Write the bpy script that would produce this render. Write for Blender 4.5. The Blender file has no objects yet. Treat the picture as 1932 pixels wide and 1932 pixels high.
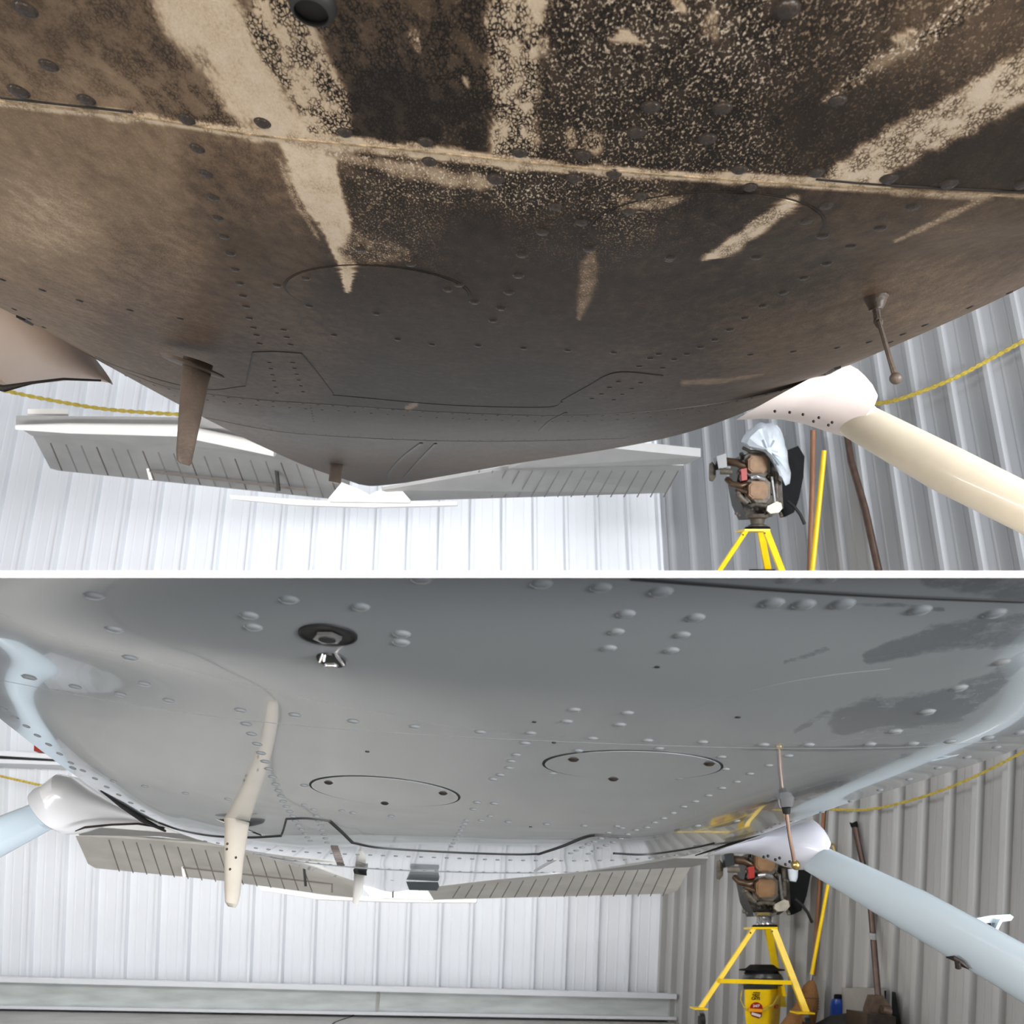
import bpy, bmesh, math, random
import numpy as np
from mathutils import Vector, Matrix
from mathutils.bvhtree import BVHTree
random.seed(7)
S = bpy.context.scene
COL = S.collection
# ------------------------------------------------------------------ camera, world, light
F = 1563.0
PITCH = math.atan((1083.5-966)/F)
EYE = Vector((0, 0, 1.6))
cam_d = bpy.data.cameras.new('camera'); cam = bpy.data.objects.new('camera', cam_d); COL.objects.link(cam)
cam.location = EYE; cam.rotation_euler = (math.pi/2+PITCH, 0, 0)
cam_d.sensor_width = 36; cam_d.lens = 36*F/1932; cam_d.clip_start = 0.02; cam_d.clip_end = 100
cam_d.dof.use_dof = True; cam_d.dof.focus_distance = 0.95; cam_d.dof.aperture_fstop = 19.0
S.camera = cam
S.view_settings.view_transform = 'Standard'; S.view_settings.look = 'None'
S.view_settings.gamma = 1; S.view_settings.use_curve_mapping = False
S.view_settings.exposure = 0.0
w = bpy.data.worlds.new('hangar_daylight'); S.world = w; w.use_nodes = True
bg = w.node_tree.nodes['Background']; bg.inputs[0].default_value = (0.93, 0.96, 1.0, 1); bg.inputs[1].default_value = 0.24
def area(name, loc, target, sx, sy, power, col=(1, 1, 1)):
    l = bpy.data.lights.new(name, 'AREA'); l.shape = 'RECTANGLE'; l.size = sx; l.size_y = sy; l.energy = power; l.color = col
    o = bpy.data.objects.new(name, l); COL.objects.link(o); o.location = loc
    d = Vector(target)-Vector(loc); o.rotation_euler = d.to_track_quat('-Z', 'Y').to_euler()
    return o
# daylight through the open hangar doors behind the camera, plus added fill lamps that are no fixtures of the bays
area('door_light_upper', (6.5, -4.0, 3.6), (-.2, 8, 2.8), 5, 2.4, 560, (0.95, 0.97, 1.0))
area('left_fairing_fill', (-5.0, -3.0, 2.7), (-1.2, 1.8, 2.1), 2.5, 1.2, 260, (1.0, 0.97, 0.94))  # added fill, brightens the left gear fairing of the upper aircraft
area('door_light_lower', (6.0, -4.0, 1.9), (.6, 8, .2), 5, 1.0, 1000, (0.97, 0.98, 1.0))
area('wall_fill_upper', (-2.2, 3.4, 5.8), (-1.6, 8, 2.4), 7, 1.4, 52, (0.93, 0.97, 1.0))  # added fill out of view, brightens the upper back wall
area('wall_fill_lower', (-2.4, 3.4, 1.42), (-2.0, 8, -1.0), 6, .7, 250, (1.0, 0.985, 0.97))  # added fill hidden above the belly, brightens the lower back wall
area('warm_belly_fill', (-.1, -.9, 1.95), (-.05, .62, 1.9), 1.6, .35, 21, (1.0, 0.85, 0.68))  # added warm fill behind the camera, lifts the dirty belly like floor bounce

FW = Vector((0, math.cos(PITCH), math.sin(PITCH))); UP = Vector((0, -math.sin(PITCH), math.cos(PITCH))); RT = Vector((1, 0, 0))
def ray(x, y): return FW + RT*((x-966)/F) - UP*((y-966)/F)
def P(x, y, d): return EYE + ray(x, y)*d

# ------------------------------------------------------------------ materials
def lin(c):
    return tuple(((v/255)/12.92 if v/255 <= .04045 else ((v/255+.055)/1.055)**2.4) for v in c)
def N(nt, t, **k):
    n = nt.nodes.new(t)
    for a, b in k.items(): setattr(n, a, b)
    return n
def mat(name, rgb, rough=.5, metal=0., var=.12, scale=8., bump=0., bscale=60., coat=0., alpha=1., stretch=None, spec=.5):
    m = bpy.data.materials.new(name); m.use_nodes = True; nt = m.node_tree
    b = nt.nodes['Principled BSDF']; c = lin(rgb)
    tc = N(nt, 'ShaderNodeTexCoord'); src = tc.outputs['Object']
    if stretch:
        mp = N(nt, 'ShaderNodeMapping'); mp.inputs['Scale'].default_value = stretch
        nt.links.new(src, mp.inputs[0]); src = mp.outputs[0]
    nz = N(nt, 'ShaderNodeTexNoise'); nz.inputs['Scale'].default_value = scale; nz.inputs['Detail'].default_value = 6
    nt.links.new(src, nz.inputs['Vector'])
    mr = N(nt, 'ShaderNodeMapRange'); mr.inputs[1].default_value = .3; mr.inputs[2].default_value = .7
    mr.inputs[3].default_value = 1-var; mr.inputs[4].default_value = 1+var
    nt.links.new(nz.outputs[0], mr.inputs[0])
    mx = N(nt, 'ShaderNodeVectorMath', operation='SCALE'); mx.inputs[0].default_value = c
    nt.links.new(mr.outputs[0], mx.inputs['Scale']); nt.links.new(mx.outputs[0], b.inputs['Base Color'])
    b.inputs['Roughness'].default_value = rough; b.inputs['Metallic'].default_value = metal
    b.inputs['Coat Weight'].default_value = coat; b.inputs['Coat Roughness'].default_value = .05
    b.inputs['Specular IOR Level'].default_value = spec
    if alpha < 1: b.inputs['Alpha'].default_value = alpha
    if bump:
        n2 = N(nt, 'ShaderNodeTexNoise'); n2.inputs['Scale'].default_value = bscale; n2.inputs['Detail'].default_value = 4
        nt.links.new(src, n2.inputs['Vector'])
        bp = N(nt, 'ShaderNodeBump'); bp.inputs['Strength'].default_value = bump; bp.inputs['Distance'].default_value = .01
        nt.links.new(n2.outputs[0], bp.inputs['Height']); nt.links.new(bp.outputs[0], b.inputs['Normal'])
    return m

def sooty_skin():
    """aged cream paint under oily soot; vertex colour 'soot' holds where the dirt lies (r thickness, g flaking, b crazing)"""
    m = bpy.data.materials.new('sooty_belly_paint'); m.use_nodes = True; nt = m.node_tree; L = nt.links
    b = nt.nodes['Principled BSDF']
    at = N(nt, 'ShaderNodeAttribute', attribute_name='soot'); sp = N(nt, 'ShaderNodeSeparateColor'); L.new(at.outputs['Color'], sp.inputs[0])
    tc = N(nt, 'ShaderNodeTexCoord')
    mp = N(nt, 'ShaderNodeMapping'); mp.inputs['Scale'].default_value = (1, .55, 1); L.new(tc.outputs['Object'], mp.inputs[0])
    def noise(sc, det=3, rgh=.6):
        n = N(nt, 'ShaderNodeTexNoise'); n.inputs['Scale'].default_value = sc; n.inputs['Detail'].default_value = det
        n.inputs['Roughness'].default_value = rgh; L.new(mp.outputs[0], n.inputs['Vector']); return n.outputs[0]
    def M(op, a, bb, clamp=False):
        n = N(nt, 'ShaderNodeMath', operation=op, use_clamp=clamp)
        for i, v in enumerate((a, bb)):
            if isinstance(v, (int, float)): n.inputs[i].default_value = v
            else: L.new(v, n.inputs[i])
        return n.outputs[0]
    fine = noise(640, 3, .7); mid = noise(90, 4, .6); big = noise(14, 5, .6)
    # flakes: bright specks where fine noise is high
    fl = N(nt, 'ShaderNodeMapRange'); fl.inputs[1].default_value = .53; fl.inputs[2].default_value = .61; L.new(fine, fl.inputs[0])
    flk = M('MULTIPLY', fl.outputs[0], sp.outputs[1])
    # crazing: dark crack net
    vo = N(nt, 'ShaderNodeTexVoronoi', feature='DISTANCE_TO_EDGE'); vo.inputs['Scale'].default_value = 480
    ds = N(nt, 'ShaderNodeTexNoise'); ds.inputs['Scale'].default_value = 300; L.new(mp.outputs[0], ds.inputs['Vector'])
    ad = N(nt, 'ShaderNodeVectorMath', operation='MULTIPLY_ADD'); ad.inputs[1].default_value = (.004, .004, .004)
    L.new(ds.outputs['Color'], ad.inputs[0]); L.new(mp.outputs[0], ad.inputs[2]); L.new(ad.outputs[0], vo.inputs['Vector'])
    cr = N(nt, 'ShaderNodeMapRange'); cr.inputs[1].default_value = .04; cr.inputs[2].default_value = .16; cr.inputs[3].default_value = 1; cr.inputs[4].default_value = 0
    L.new(vo.outputs['Distance'], cr.inputs[0])
    gate = N(nt, 'ShaderNodeMapRange'); gate.inputs[1].default_value = .42; gate.inputs[2].default_value = .55; L.new(mid, gate.inputs[0])
    crk = M('MULTIPLY', M('MULTIPLY', cr.outputs[0], sp.outputs[2]), gate.outputs[0])
    g = sp.outputs[0]
    g = M('ADD', g, M('MULTIPLY', M('SUBTRACT', mid, .5), .32))
    g = M('ADD', g, M('MULTIPLY', M('SUBTRACT', big, .5), .22))
    g = M('ADD', g, M('MULTIPLY', M('SUBTRACT', fine, .5), .42))
    g = M('ADD', g, M('MULTIPLY', crk, .9))
    g = M('SUBTRACT', g, M('MULTIPLY', flk, 1.15), True)
    cr2 = N(nt, 'ShaderNodeValToRGB'); e = cr2.color_ramp.elements
    e[0].position = 0; e[0].color = lin((240, 224, 202))+(1,)
    e[1].position = 1; e[1].color = lin((32, 27, 24))+(1,)
    for p, c in ((.18, (226, 206, 178)), (.42, (160, 138, 113)), (.62, (108, 90, 73)), (.82, (62, 53, 45))):
        q = e.new(p); q.color = lin(c)+(1,)
    L.new(g, cr2.inputs[0]); L.new(cr2.outputs[0], b.inputs['Base Color'])
    b.inputs['Roughness'].default_value = .55
    b.inputs['Specular IOR Level'].default_value = .2
    bp = N(nt, 'ShaderNodeBump'); bp.inputs['Strength'].default_value = .8; bp.inputs['Distance'].default_value = .0014; bp.invert = True
    L.new(g, bp.inputs['Height']); L.new(bp.outputs[0], b.inputs['Normal'])
    return m
def polished_skin():
    m = bpy.data.materials.new('polished_belly_paint'); m.use_nodes = True; nt = m.node_tree; L = nt.links
    b = nt.nodes['Principled BSDF']
    at = N(nt, 'ShaderNodeAttribute', attribute_name='soot'); sp = N(nt, 'ShaderNodeSeparateColor'); L.new(at.outputs['Color'], sp.inputs[0])
    tc = N(nt, 'ShaderNodeTexCoord')
    n = N(nt, 'ShaderNodeTexNoise'); n.inputs['Scale'].default_value = 30; n.inputs['Detail'].default_value = 9; n.inputs['Roughness'].default_value = .78
    L.new(tc.outputs['Object'], n.inputs['Vector'])
    mu = N(nt, 'ShaderNodeMath', operation='MULTIPLY'); L.new(n.outputs[0], mu.inputs[0]); L.new(sp.outputs[0], mu.inputs[1])
    mr = N(nt, 'ShaderNodeMapRange'); mr.inputs[1].default_value = .33; mr.inputs[2].default_value = .46; L.new(mu.outputs[0], mr.inputs[0])
    mx = N(nt, 'ShaderNodeMix', data_type='RGBA'); L.new(mr.outputs[0], mx.inputs[0])
    mx.inputs[6].default_value = lin((134, 140, 143))+(1,); mx.inputs[7].default_value = lin((98, 104, 109))+(1,)
    L.new(mx.outputs[2], b.inputs['Base Color'])
    b.inputs['Roughness'].default_value = .13; b.inputs['Coat Weight'].default_value = .6; b.inputs['Coat Roughness'].default_value = .03
    n2 = N(nt, 'ShaderNodeTexNoise'); n2.inputs['Scale'].default_value = 7; n2.inputs['Detail'].default_value = 1; L.new(tc.outputs['Object'], n2.inputs['Vector'])
    bp = N(nt, 'ShaderNodeBump'); bp.inputs['Strength'].default_value = .12; bp.inputs['Distance'].default_value = .01
    L.new(n2.outputs[0], bp.inputs['Height']); L.new(bp.outputs[0], b.inputs['Normal'])
    return m
M_soot = sooty_skin(); M_clean = polished_skin()
M_dirtrivet = mat('oily_rivet', (50, 42, 36), .3, .1, .4, 300, .3, 500)
M_cleanrivet = mat('painted_rivet', (130, 135, 138), .14, 0, .05, 200, coat=.5)
M_dirtant = mat('grimy_antenna', (90, 79, 71), .5, 0, .25, 20, .15, 200)
M_cleanant = mat('white_antenna', (184, 178, 168), .35, 0, .12, 14)
M_seal = mat('black_gasket', (22, 22, 22), .6)
M_dirtseam_shade = mat('grimy_seam_and_gap_shade', (34, 29, 25), .6, 0, .5, 200)
M_creamedge = mat('worn_cream_edge', (206, 184, 152), .9, 0, .5, 160, .8, 400, spec=.1)
M_cleanedge = mat('painted_lap_edge', (132, 137, 139), .2, 0, .05, 50)
M_gap = mat('dark_gap', (26, 26, 27), .6)
M_fair_dirty = mat('aged_white_fairing', (238, 226, 220), .35, 0, .06, 6, .05, 40)
M_leg_dirty = mat('cream_gear_leg', (240, 230, 208), .3, 0, .1, 9, coat=.3)
M_fair_left = mat('white_fairing_left', (236, 236, 238), .25, 0, .03, 6, coat=.3)
M_fair_clean = mat('white_fairing', (224, 226, 238), .22, 0, .03, 6, coat=.4)
M_leg_clean = mat('pale_blue_gear_leg', (196, 210, 220), .2, 0, .04, 6, coat=.6)
M_tail = mat('tail_paint_grey', (140, 140, 139), .45, 0, .08, 6)
M_tail2 = mat('tail_paint_lower', (192, 189, 183), .45, 0, .1, 5)
M_tailsoft = mat('tail_stiffener_grey', (122, 120, 117), .6)
M_tailline = mat('tail_seam_brown', (92, 84, 78), .6)
M_white = mat('white_paint', (240, 238, 232), .4, 0, .04, 8)
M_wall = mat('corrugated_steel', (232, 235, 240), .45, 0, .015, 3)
M_wallside_upper = mat('galvanised_steel_shaded_upper', (176, 178, 181), .45, .1, .02, 2)  # same wall steel, darkened in colour for the grazing light on this side
M_wallside = mat('galvanised_steel_shaded', (184, 184, 183), .45, .1, .02, 2)  # side wall dimness put into the colour, as in the upper bay
M_kick = mat('zinc_channel', (206, 212, 211), .4, .2, .14, 3, stretch=(1, 1, 5))
M_floor = mat('concrete_floor', (168, 167, 164), .7, 0, .14, 2.5, .15, 30)
M_joint = mat('floor_joint', (30, 29, 28), .8)
M_board = mat('white_partition_board', (252, 252, 252), .6, 0, .0, 3)
M_yellow = mat('yellow_enamel', (244, 204, 14), .4, 0, .08, 14)
M_yrope = mat('yellow_rope', (186, 164, 70), .8, 0, .25, 60)
M_iron = mat('dark_iron', (58, 50, 46), .45, .5, .3, 20)
M_black = mat('black_plastic', (20, 21, 22), .75, 0, .2, 20, spec=.15)
M_blackrub = mat('black_rubber', (18, 18, 18), .7, 0, .2, 20)
M_charcoal = mat('charcoal_lid', (46, 48, 50), .3, 0, .15, 12)
M_chrome = mat('bright_metal', (196, 196, 198), .2, .9, .1, 30)
M_alu = mat('grimy_cast_aluminium', (92, 85, 75), .55, .3, .35, 30, .3, 60)
M_alud = mat('oily_dark_casting', (54, 49, 42), .5, .4, .45, 30, .3, 70)
M_tan = mat('tan_rocker_cover', (124, 94, 64), .55, .1, .2, 20)
M_brownpipe = mat('heat_browned_pipe', (78, 60, 44), .4, .5, .3, 18)
M_red = mat('red_plastic', (150, 40, 32), .5)
M_labelred = mat('red_label_print', (158, 22, 28), .4)
M_labelwhite = mat('white_label_print', (236, 226, 222), .4)
M_labelblack = mat('black_label_print', (30, 24, 14), .5)
M_orange = mat('orange_grip', (246, 160, 22), .4)
M_bag = mat('cloudy_plastic_sheet', (216, 224, 232), .25, 0, .15, 9, .5, 12, alpha=.82)
M_wood = mat('brown_wood', (140, 98, 72), .6, 0, .2, 12, stretch=(6, 6, .8))
M_straw = mat('broom_straw', (150, 106, 64), .85, 0, .35, 40, .6, 120, stretch=(8, 8, .8))
M_rust = mat('rusty_steel', (98, 82, 70), .6, .4, .35, 14, .2, 60)
M_jack = mat('jack_handle_brown', (84, 66, 58), .4, .4, .25, 16)
M_bluep = mat('blue_plastic', (26, 62, 140), .35, 0, .2, 12)
M_card = mat('grey_board', (150, 146, 140), .7, 0, .12, 8)
M_cloth = mat('dark_cloth', (34, 34, 34), .9, 0, .3, 14, .5, 30)
M_brass = mat('brass', (176, 152, 92), .3, .8, .15, 30)
M_copper = mat('copper_rod', (92, 74, 64), .35, .6, .15, 30)

# ------------------------------------------------------------------ object helpers
ORG = {}
def tag(o, label=None, cat=None, group=None, kind=None):
    if label: o['label'] = label
    if cat: o['category'] = cat
    if group: o['group'] = group
    if kind: o['kind'] = kind
    return o
def thing(name, loc, label, cat, group=None):
    o = bpy.data.objects.new(name, None); COL.objects.link(o); o.location = loc; o.empty_display_size = .05
    ORG[o] = Vector(loc); return tag(o, label, cat, group)
def obj(name, verts, faces, m, parent=None, smooth=True, label=None):
    org = ORG.get(parent, Vector((0, 0, 0)))
    if parent is None:
        v = [Vector(q) for q in verts]; c = sum(v, Vector())/len(v); org = c
    me = bpy.data.meshes.new(name); me.from_pydata([tuple(Vector(q)-org) for q in verts], [], faces); me.update()
    bm = bmesh.new(); bm.from_mesh(me); bmesh.ops.recalc_face_normals(bm, faces=bm.faces); bm.to_mesh(me); bm.free()
    if smooth:
        me.polygons.foreach_set('use_smooth', [True]*len(me.polygons))
        me.set_sharp_from_angle(angle=math.radians(40))
    me.materials.append(m)
    o = bpy.data.objects.new(name, me); COL.objects.link(o)
    if parent is not None: o.parent = parent; ORG[o] = org
    else: o.location = org; ORG[o] = org
    if parent is not None and parent.type == 'MESH' and parent.parent is None: pass
    if label: o['label'] = label
    return o
DZ = [Vector((0, 1, 0))]
class MB:
    def __init__(s): s.v = []; s.f = []
    def add(s, v, f):
        n = len(s.v); s.v += [Vector(q) for q in v]; s.f += [[i+n for i in g] for g in f]; return s
    def loops(s, rings, cap=True):
        n = len(rings[0]); v = [q for r in rings for q in r]; f = []
        for j in range(len(rings)-1):
            for i in range(n):
                k = (i+1) % n
                f.append([j*n+i, j*n+k, (j+1)*n+k, (j+1)*n+i])
        if cap: f.append(list(range(n))[::-1]); f.append([(len(rings)-1)*n+i for i in range(n)])
        return s.add(v, f)
    def chord(s, secs, n=18):
        rings = []
        for q in secs:
            x1, y1, x2, y2, d, b = q[:6]; d2 = q[6] if len(q) > 6 else d
            a = P(x1, y1, d); c = P(x2, y2, d2); m = (a+c)/2; e = (c-a)/2
            rings.append([m+e*math.cos(2*math.pi*k/n)+DZ[0]*b*math.sin(2*math.pi*k/n) for k in range(n)])
        return s.loops(rings)
    def tube(s, pts, r, n=8):
        rings = []; pts = [Vector(p) for p in pts]
        rr = r if isinstance(r, (list, tuple)) else [r]*len(pts)
        ref = Vector((.13, .2, .97))
        for i, p in enumerate(pts):
            t = (pts[min(i+1, len(pts)-1)]-pts[max(i-1, 0)]).normalized()
            a = t.cross(ref)
            if a.length < .1: a = t.cross(Vector((1, 0, 0)))
            a.normalize(); bq = t.cross(a)
            rings.append([p+a*rr[i]*math.cos(2*math.pi*k/n)+bq*rr[i]*math.sin(2*math.pi*k/n) for k in range(n)])
        return s.loops(rings)
    def pxtube(s, pts, rpx, n=8):
        """pts (x, y, depth), radius in pixels at that depth"""
        rr = rpx if isinstance(rpx, (list, tuple)) else [rpx]*len(pts)
        return s.tube([P(*p) for p in pts], [r*p[2]/F for r, p in zip(rr, pts)], n)
    def prism(s, poly, d, th, off=None):
        dd = d if isinstance(d, (list, tuple)) else [d]*len(poly)
        o = off if off is not None else DZ[0]*th
        a = [P(x, y, q) for (x, y), q in zip(poly, dd)]; n = len(a)
        f = [list(range(n)), [n+i for i in range(n)][::-1]]+[[i, (i+1) % n, n+(i+1) % n, n+i] for i in range(n)]
        return s.add(a+[q+o for q in a], f)
    def bar(s, x1, y1, x2, y2, wpx, d, th, d2=None):
        d2 = d if d2 is None else d2
        L = math.hypot(x2-x1, y2-y1); nx, ny = -(y2-y1)/L*wpx/2, (x2-x1)/L*wpx/2
        return s.prism([(x1+nx, y1+ny), (x2+nx, y2+ny), (x2-nx, y2-ny), (x1-nx, y1-ny)], [d, d2, d2, d], th)
    def ball(s, c, r, n=14, m=8, sc=(1, 1, 1)):
        rings = []
        for j in range(m+1):
            a = math.pi*(.02+.96*j/m)
            rings.append([Vector(c)+Vector((r*sc[0]*math.sin(a)*math.cos(2*math.pi*k/n), r*sc[1]*math.sin(a)*math.sin(2*math.pi*k/n), r*sc[2]*math.cos(a))) for k in range(n)])
        return s.loops(rings)
    def turn(s, x, prof, d, n=28, fy=1.0):
        """upright lathe: prof = [(y px, radius px)] about x px (x may be a pair for a lean)"""
        rings = []
        for i, (y, r) in enumerate(prof):
            xx = x if not isinstance(x, tuple) else x[0]+(x[1]-x[0])*i/(len(prof)-1)
            c = P(xx, y, d); R = r*d/F
            rings.append([c+RT*R*math.cos(2*math.pi*k/n)+DZ[0]*R*fy*math.sin(2*math.pi*k/n) for k in range(n)])
        return s.loops(rings)
    def obj(s, name, m, parent=None, smooth=True, label=None): return obj(name, s.v, s.f, m, parent, smooth, label)

def cr(p, n):
    """Catmull-Rom through points (any dimension), n samples, uniform in arc"""
    A = np.array(p, float); m = len(A)
    E = np.vstack([2*A[0]-A[1], A, 2*A[-1]-A[-2]]); out = []
    K = 24
    for i in range(m-1):
        p0, p1, p2, p3 = E[i], E[i+1], E[i+2], E[i+3]
        for k in range(K):
            t = k/K
            out.append(.5*((2*p1)+(-p0+p2)*t+(2*p0-5*p1+4*p2-p3)*t*t+(-p0+3*p1-3*p2+p3)*t**3))
    out.append(A[-1]); O = np.array(out)
    L = np.concatenate([[0], np.cumsum(np.linalg.norm(np.diff(O[:, :2], axis=0), axis=1))]); L /= L[-1]
    q = np.linspace(0, 1, n)
    return np.stack([np.interp(q, L, O[:, k]) for k in range(O.shape[1])], 1)

# ------------------------------------------------------------------ soot map of the upper aircraft (where dirt and worn streaks lie)
SEAM = [(-400, 120), (0, 190), (250, 217), (500, 255), (750, 279), (1000, 305), (1250, 328), (1500, 345), (1700, 357), (1932, 368), (2300, 385)]
def seam_y(x): return np.interp(x, [p[0] for p in SEAM], [p[1] for p in SEAM])
ABOVE = [(60, 60, .60, .1, .1), (250, 60, .62, .1, .2), (380, 180, .6, .1, .3), (150, 170, .5, .05, .1), (700, 60, .72, .15, .3), (760, 200, .9, .12, .5), (860, 100, .8, .2, .5), (880, 250, .95, .3, .4),
         (1150, 80, .86, .85, .3), (1150, 230, .95, .8, .2), (1400, 90, .84, .9, .2), (1350, 250, .95, .75, .2), (1550, 60, .84, .5, .1), (1560, 220, .9, .25, 0), (1800, 60, .74, .3, 0), (1850, 300, .85, .12, 0), (1750, 330, .9, .15, 0)]
BELOW = [(60, 260, .5, .05, 0), (100, 420, .40, 0, 0), (250, 330, .50, .05, 0), (300, 500, .56, 0, 0), (460, 350, .66, .12, .1), (480, 500, .72, .08, 0), (100, 540, .52, 0, 0), (520, 300, .6, .1, .1),
         (800, 330, .84, .75, .25), (750, 420, .88, .5, .1), (1000, 350, .88, .9, .15), (1150, 380, .9, .7, .1), (900, 450, .92, .12, 0), (1060, 440, .92, .3, 0), (1350, 420, .92, .2, .1), (700, 540, .86, .03, 0),
         (1000, 560, .88, .03, 0), (1250, 560, .84, .02, 0), (1500, 480, .82, .03, 0), (1650, 420, .76, .05, 0), (1850, 450, .66, 0, 0), (1900, 400, .7, .05, 0), (1750, 560, .64, 0, 0), (300, 640, .62, 0, 0), (500, 680, .74, 0, 0), (850, 700, .86, 0, 0), (1250, 720, .8, 0, 0), (1500, 660, .7, 0, 0), (700, 830, .9, 0, 0), (1000, 800, .88, 0, 0), (700, 900, .97, 0, 0)]
# strokes: side (+1 above seam, -1 below, 0 both), points (x, y, halfwidth), soot, flake, craze, edge softness
STROKES = [
 (1, [(330, -80, 75), (385, 20, 72), (455, 130, 60), (520, 215, 50), (560, 262, 45)], .10, 0, .05, .7),
 (1, [(500, -80, 50), (535, 40, 62), (585, 140, 55), (625, 250, 38)], .20, 0, 1, .35),
 (1, [(985, -80, 60), (980, 60, 58), (972, 160, 44), (965, 290, 44)], .22, .3, 1, .4),
 (1, [(2050, 90, 48), (1850, 190, 40), (1720, 262, 40), (1590, 350, 36)], .12, .3, .55, .35),
 (1, [(1900, -40, 22), (1760, 60, 16), (1640, 130, 10), (1560, 190, 8)], .5, .7, .6, .9),
 (-1, [(572, 262, 50), (600, 340, 44), (632, 420, 30), (655, 500, 16), (655, 545, 6)], .07, 0, .12, .25),
 (-1, [(620, 290, 8), (760, 320, 14), (900, 345, 18), (935, 345, 6)], .38, .5, .2, .8),
 (-1, [(525, 300, 4), (560, 380, 6), (600, 450, 3)], .4, .2, .3, .9),
 (-1, [(1498, 377, 12), (1430, 425, 16), (1370, 470, 14), (1325, 488, 4)], .14, .4, .4, .5),
 (-1, [(1180, 385, 10), (1240, 380, 14), (1290, 372, 6)], .4, .5, .4, .9),
 (-1, [(1118, 478, 6), (1112, 505, 15), (1105, 560, 13), (1092, 600, 4)], .55, .3, .1, .9),
 (-1, [(1870, 368, 6), (1800, 402, 6), (1690, 455, 3)], .4, .3, .1, .9),
 (-1, [(1560, 355, 3), (1700, 366, 4), (1870, 372, 6)], .35, .2, .2, .9),
 (1, [(1150, 78, 3), (1178, 66, 14), (1208, 80, 5)], .22, 0, 0, .2),
 (1, [(1345, 20, 6), (1338, 50, 15), (1350, 68, 6)], .3, .2, .4, .4),
 (1, [(1675, 82, 3), (1700, 70, 9), (1725, 58, 3)], .2, 0, 0, .3),
 (1, [(1275, 2, 10), (1290, 20, 7)], .25, 0, .2, .4),
 (1, [(1078, 250, 9), (1078, 270, 9)], .3, .2, .5, .4),
 (1, [(876, 145, 5), (882, 160, 4)], .3, 0, 0, .6), (1, [(1364, 192, 6), (1370, 204, 4)], .25, 0, 0, .4),
 (1, [(1120, 262, 20), (1122, 275, 20)], .32, .3, .9, .4),
 (1, [(780, 65, 10), (790, 95, 6)], .45, .4, .5, .8),
 (-1, [(670, 468, 26), (760, 480, 14), (775, 495, 4)], .62, .5, .3, .9),
 (-1, [(770, 770, 5), (785, 762, 4)], .5, 0, 0, .8),
 (-1, [(1290, 722, 7), (1370, 718, 4), (1440, 706, 2)], .55, 0, 0, .9),
 (0, [(-200, 158, 7), (0, 193, 8), (250, 221, 9), (400, 242, 9), (500, 258, 12), (640, 270, 15), (800, 286, 13), (960, 306, 14), (1080, 318, 9), (1250, 331, 9), (1450, 340, 12), (1590, 348, 12), (1700, 359, 4), (1932, 370, 4)], .15, .1, .25, .4),
]
def soot_at(X, Y):
    X = np.asarray(X, float); Y = np.asarray(Y, float); above = Y < seam_y(X)
    out = np.zeros((len(X), 3))
    for side, A in ((True, ABOVE), (False, BELOW)):
        sel = above == side; x = X[sel]; y = Y[sel]; W = np.zeros(len(x)); V = np.zeros((len(x), 3))
        for ax, ay, *v in A:
            wt = 1/(((x-ax)**2+((y-ay)*1.3)**2)/1e4+.15)**2; W += wt; V += wt[:, None]*np.array(v)
        out[sel] = V/W[:, None]
    rs = np.random.RandomState(3)
    jit = np.sin(X*.031+Y*.017)*.12+np.sin(X*.083-Y*.061)*.1+rs.normal(0, .05, len(X))
    for side, pts, g, fl, cz, soft in STROKES:
        best = np.full(len(X), 9.)
        for (x0, y0, w0), (x1, y1, w1) in zip(pts[:-1], pts[1:]):
            dx, dy = x1-x0, y1-y0; t = np.clip(((X-x0)*dx+(Y-y0)*dy)/(dx*dx+dy*dy+1e-9), 0, 1)
            dd = np.hypot(X-(x0+t*dx), Y-(y0+t*dy))/(w0+(w1-w0)*t)
            best = np.minimum(best, dd)
        a = np.clip((1+soft*.5-(best+jit*(.5+soft)))/soft, 0, 1); a = a*a*(3-2*a)
        if side == 1: a = a*above
        if side == -1: a = a*(~above)
        out = out*(1-a[:, None])+a[:, None]*np.array([g, fl, cz])
    return out
SMEARS = [([(1640, 1240, 14), (1760, 1205, 26), (1932, 1185, 34), (2050, 1160, 40)], 1.), ([(1600, 1140, 3), (1700, 1142, 6), (1780, 1150, 4)], .9), ([(1590, 1360, 28), (1650, 1345, 34), (1700, 1345, 30)], .95),
          ([(1700, 1345, 30), (1800, 1330, 36), (1870, 1290, 22), (1932, 1240, 12)], 1.), ([(1500, 1380, 6), (1560, 1345, 8)], .8), ([(1400, 1413, 3), (1560, 1413, 5), (1750, 1408, 5)], 1.2), ([(1760, 1085, 30), (1900, 1110, 26), (2050, 1110, 30)], .9),
          ([(1480, 1250, 5), (1560, 1225, 8)], .75)]
def smear_at(X, Y):
    X = np.asarray(X, float); Y = np.asarray(Y, float); o = np.zeros((len(X), 3))
    for pts, amt in SMEARS:
        best = np.full(len(X), 9.)
        for (x0, y0, w0), (x1, y1, w1) in zip(pts[:-1], pts[1:]):
            dx, dy = x1-x0, y1-y0; t = np.clip(((X-x0)*dx+(Y-y0)*dy)/(dx*dx+dy*dy+1e-9), 0, 1)
            best = np.minimum(best, np.hypot(X-(x0+t*dx), Y-(y0+t*dy))/(w0+(w1-w0)*t))
        o[:, 0] = np.maximum(o[:, 0], amt*np.clip(1.5-best*.8, 0, 1))
    return o

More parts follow.
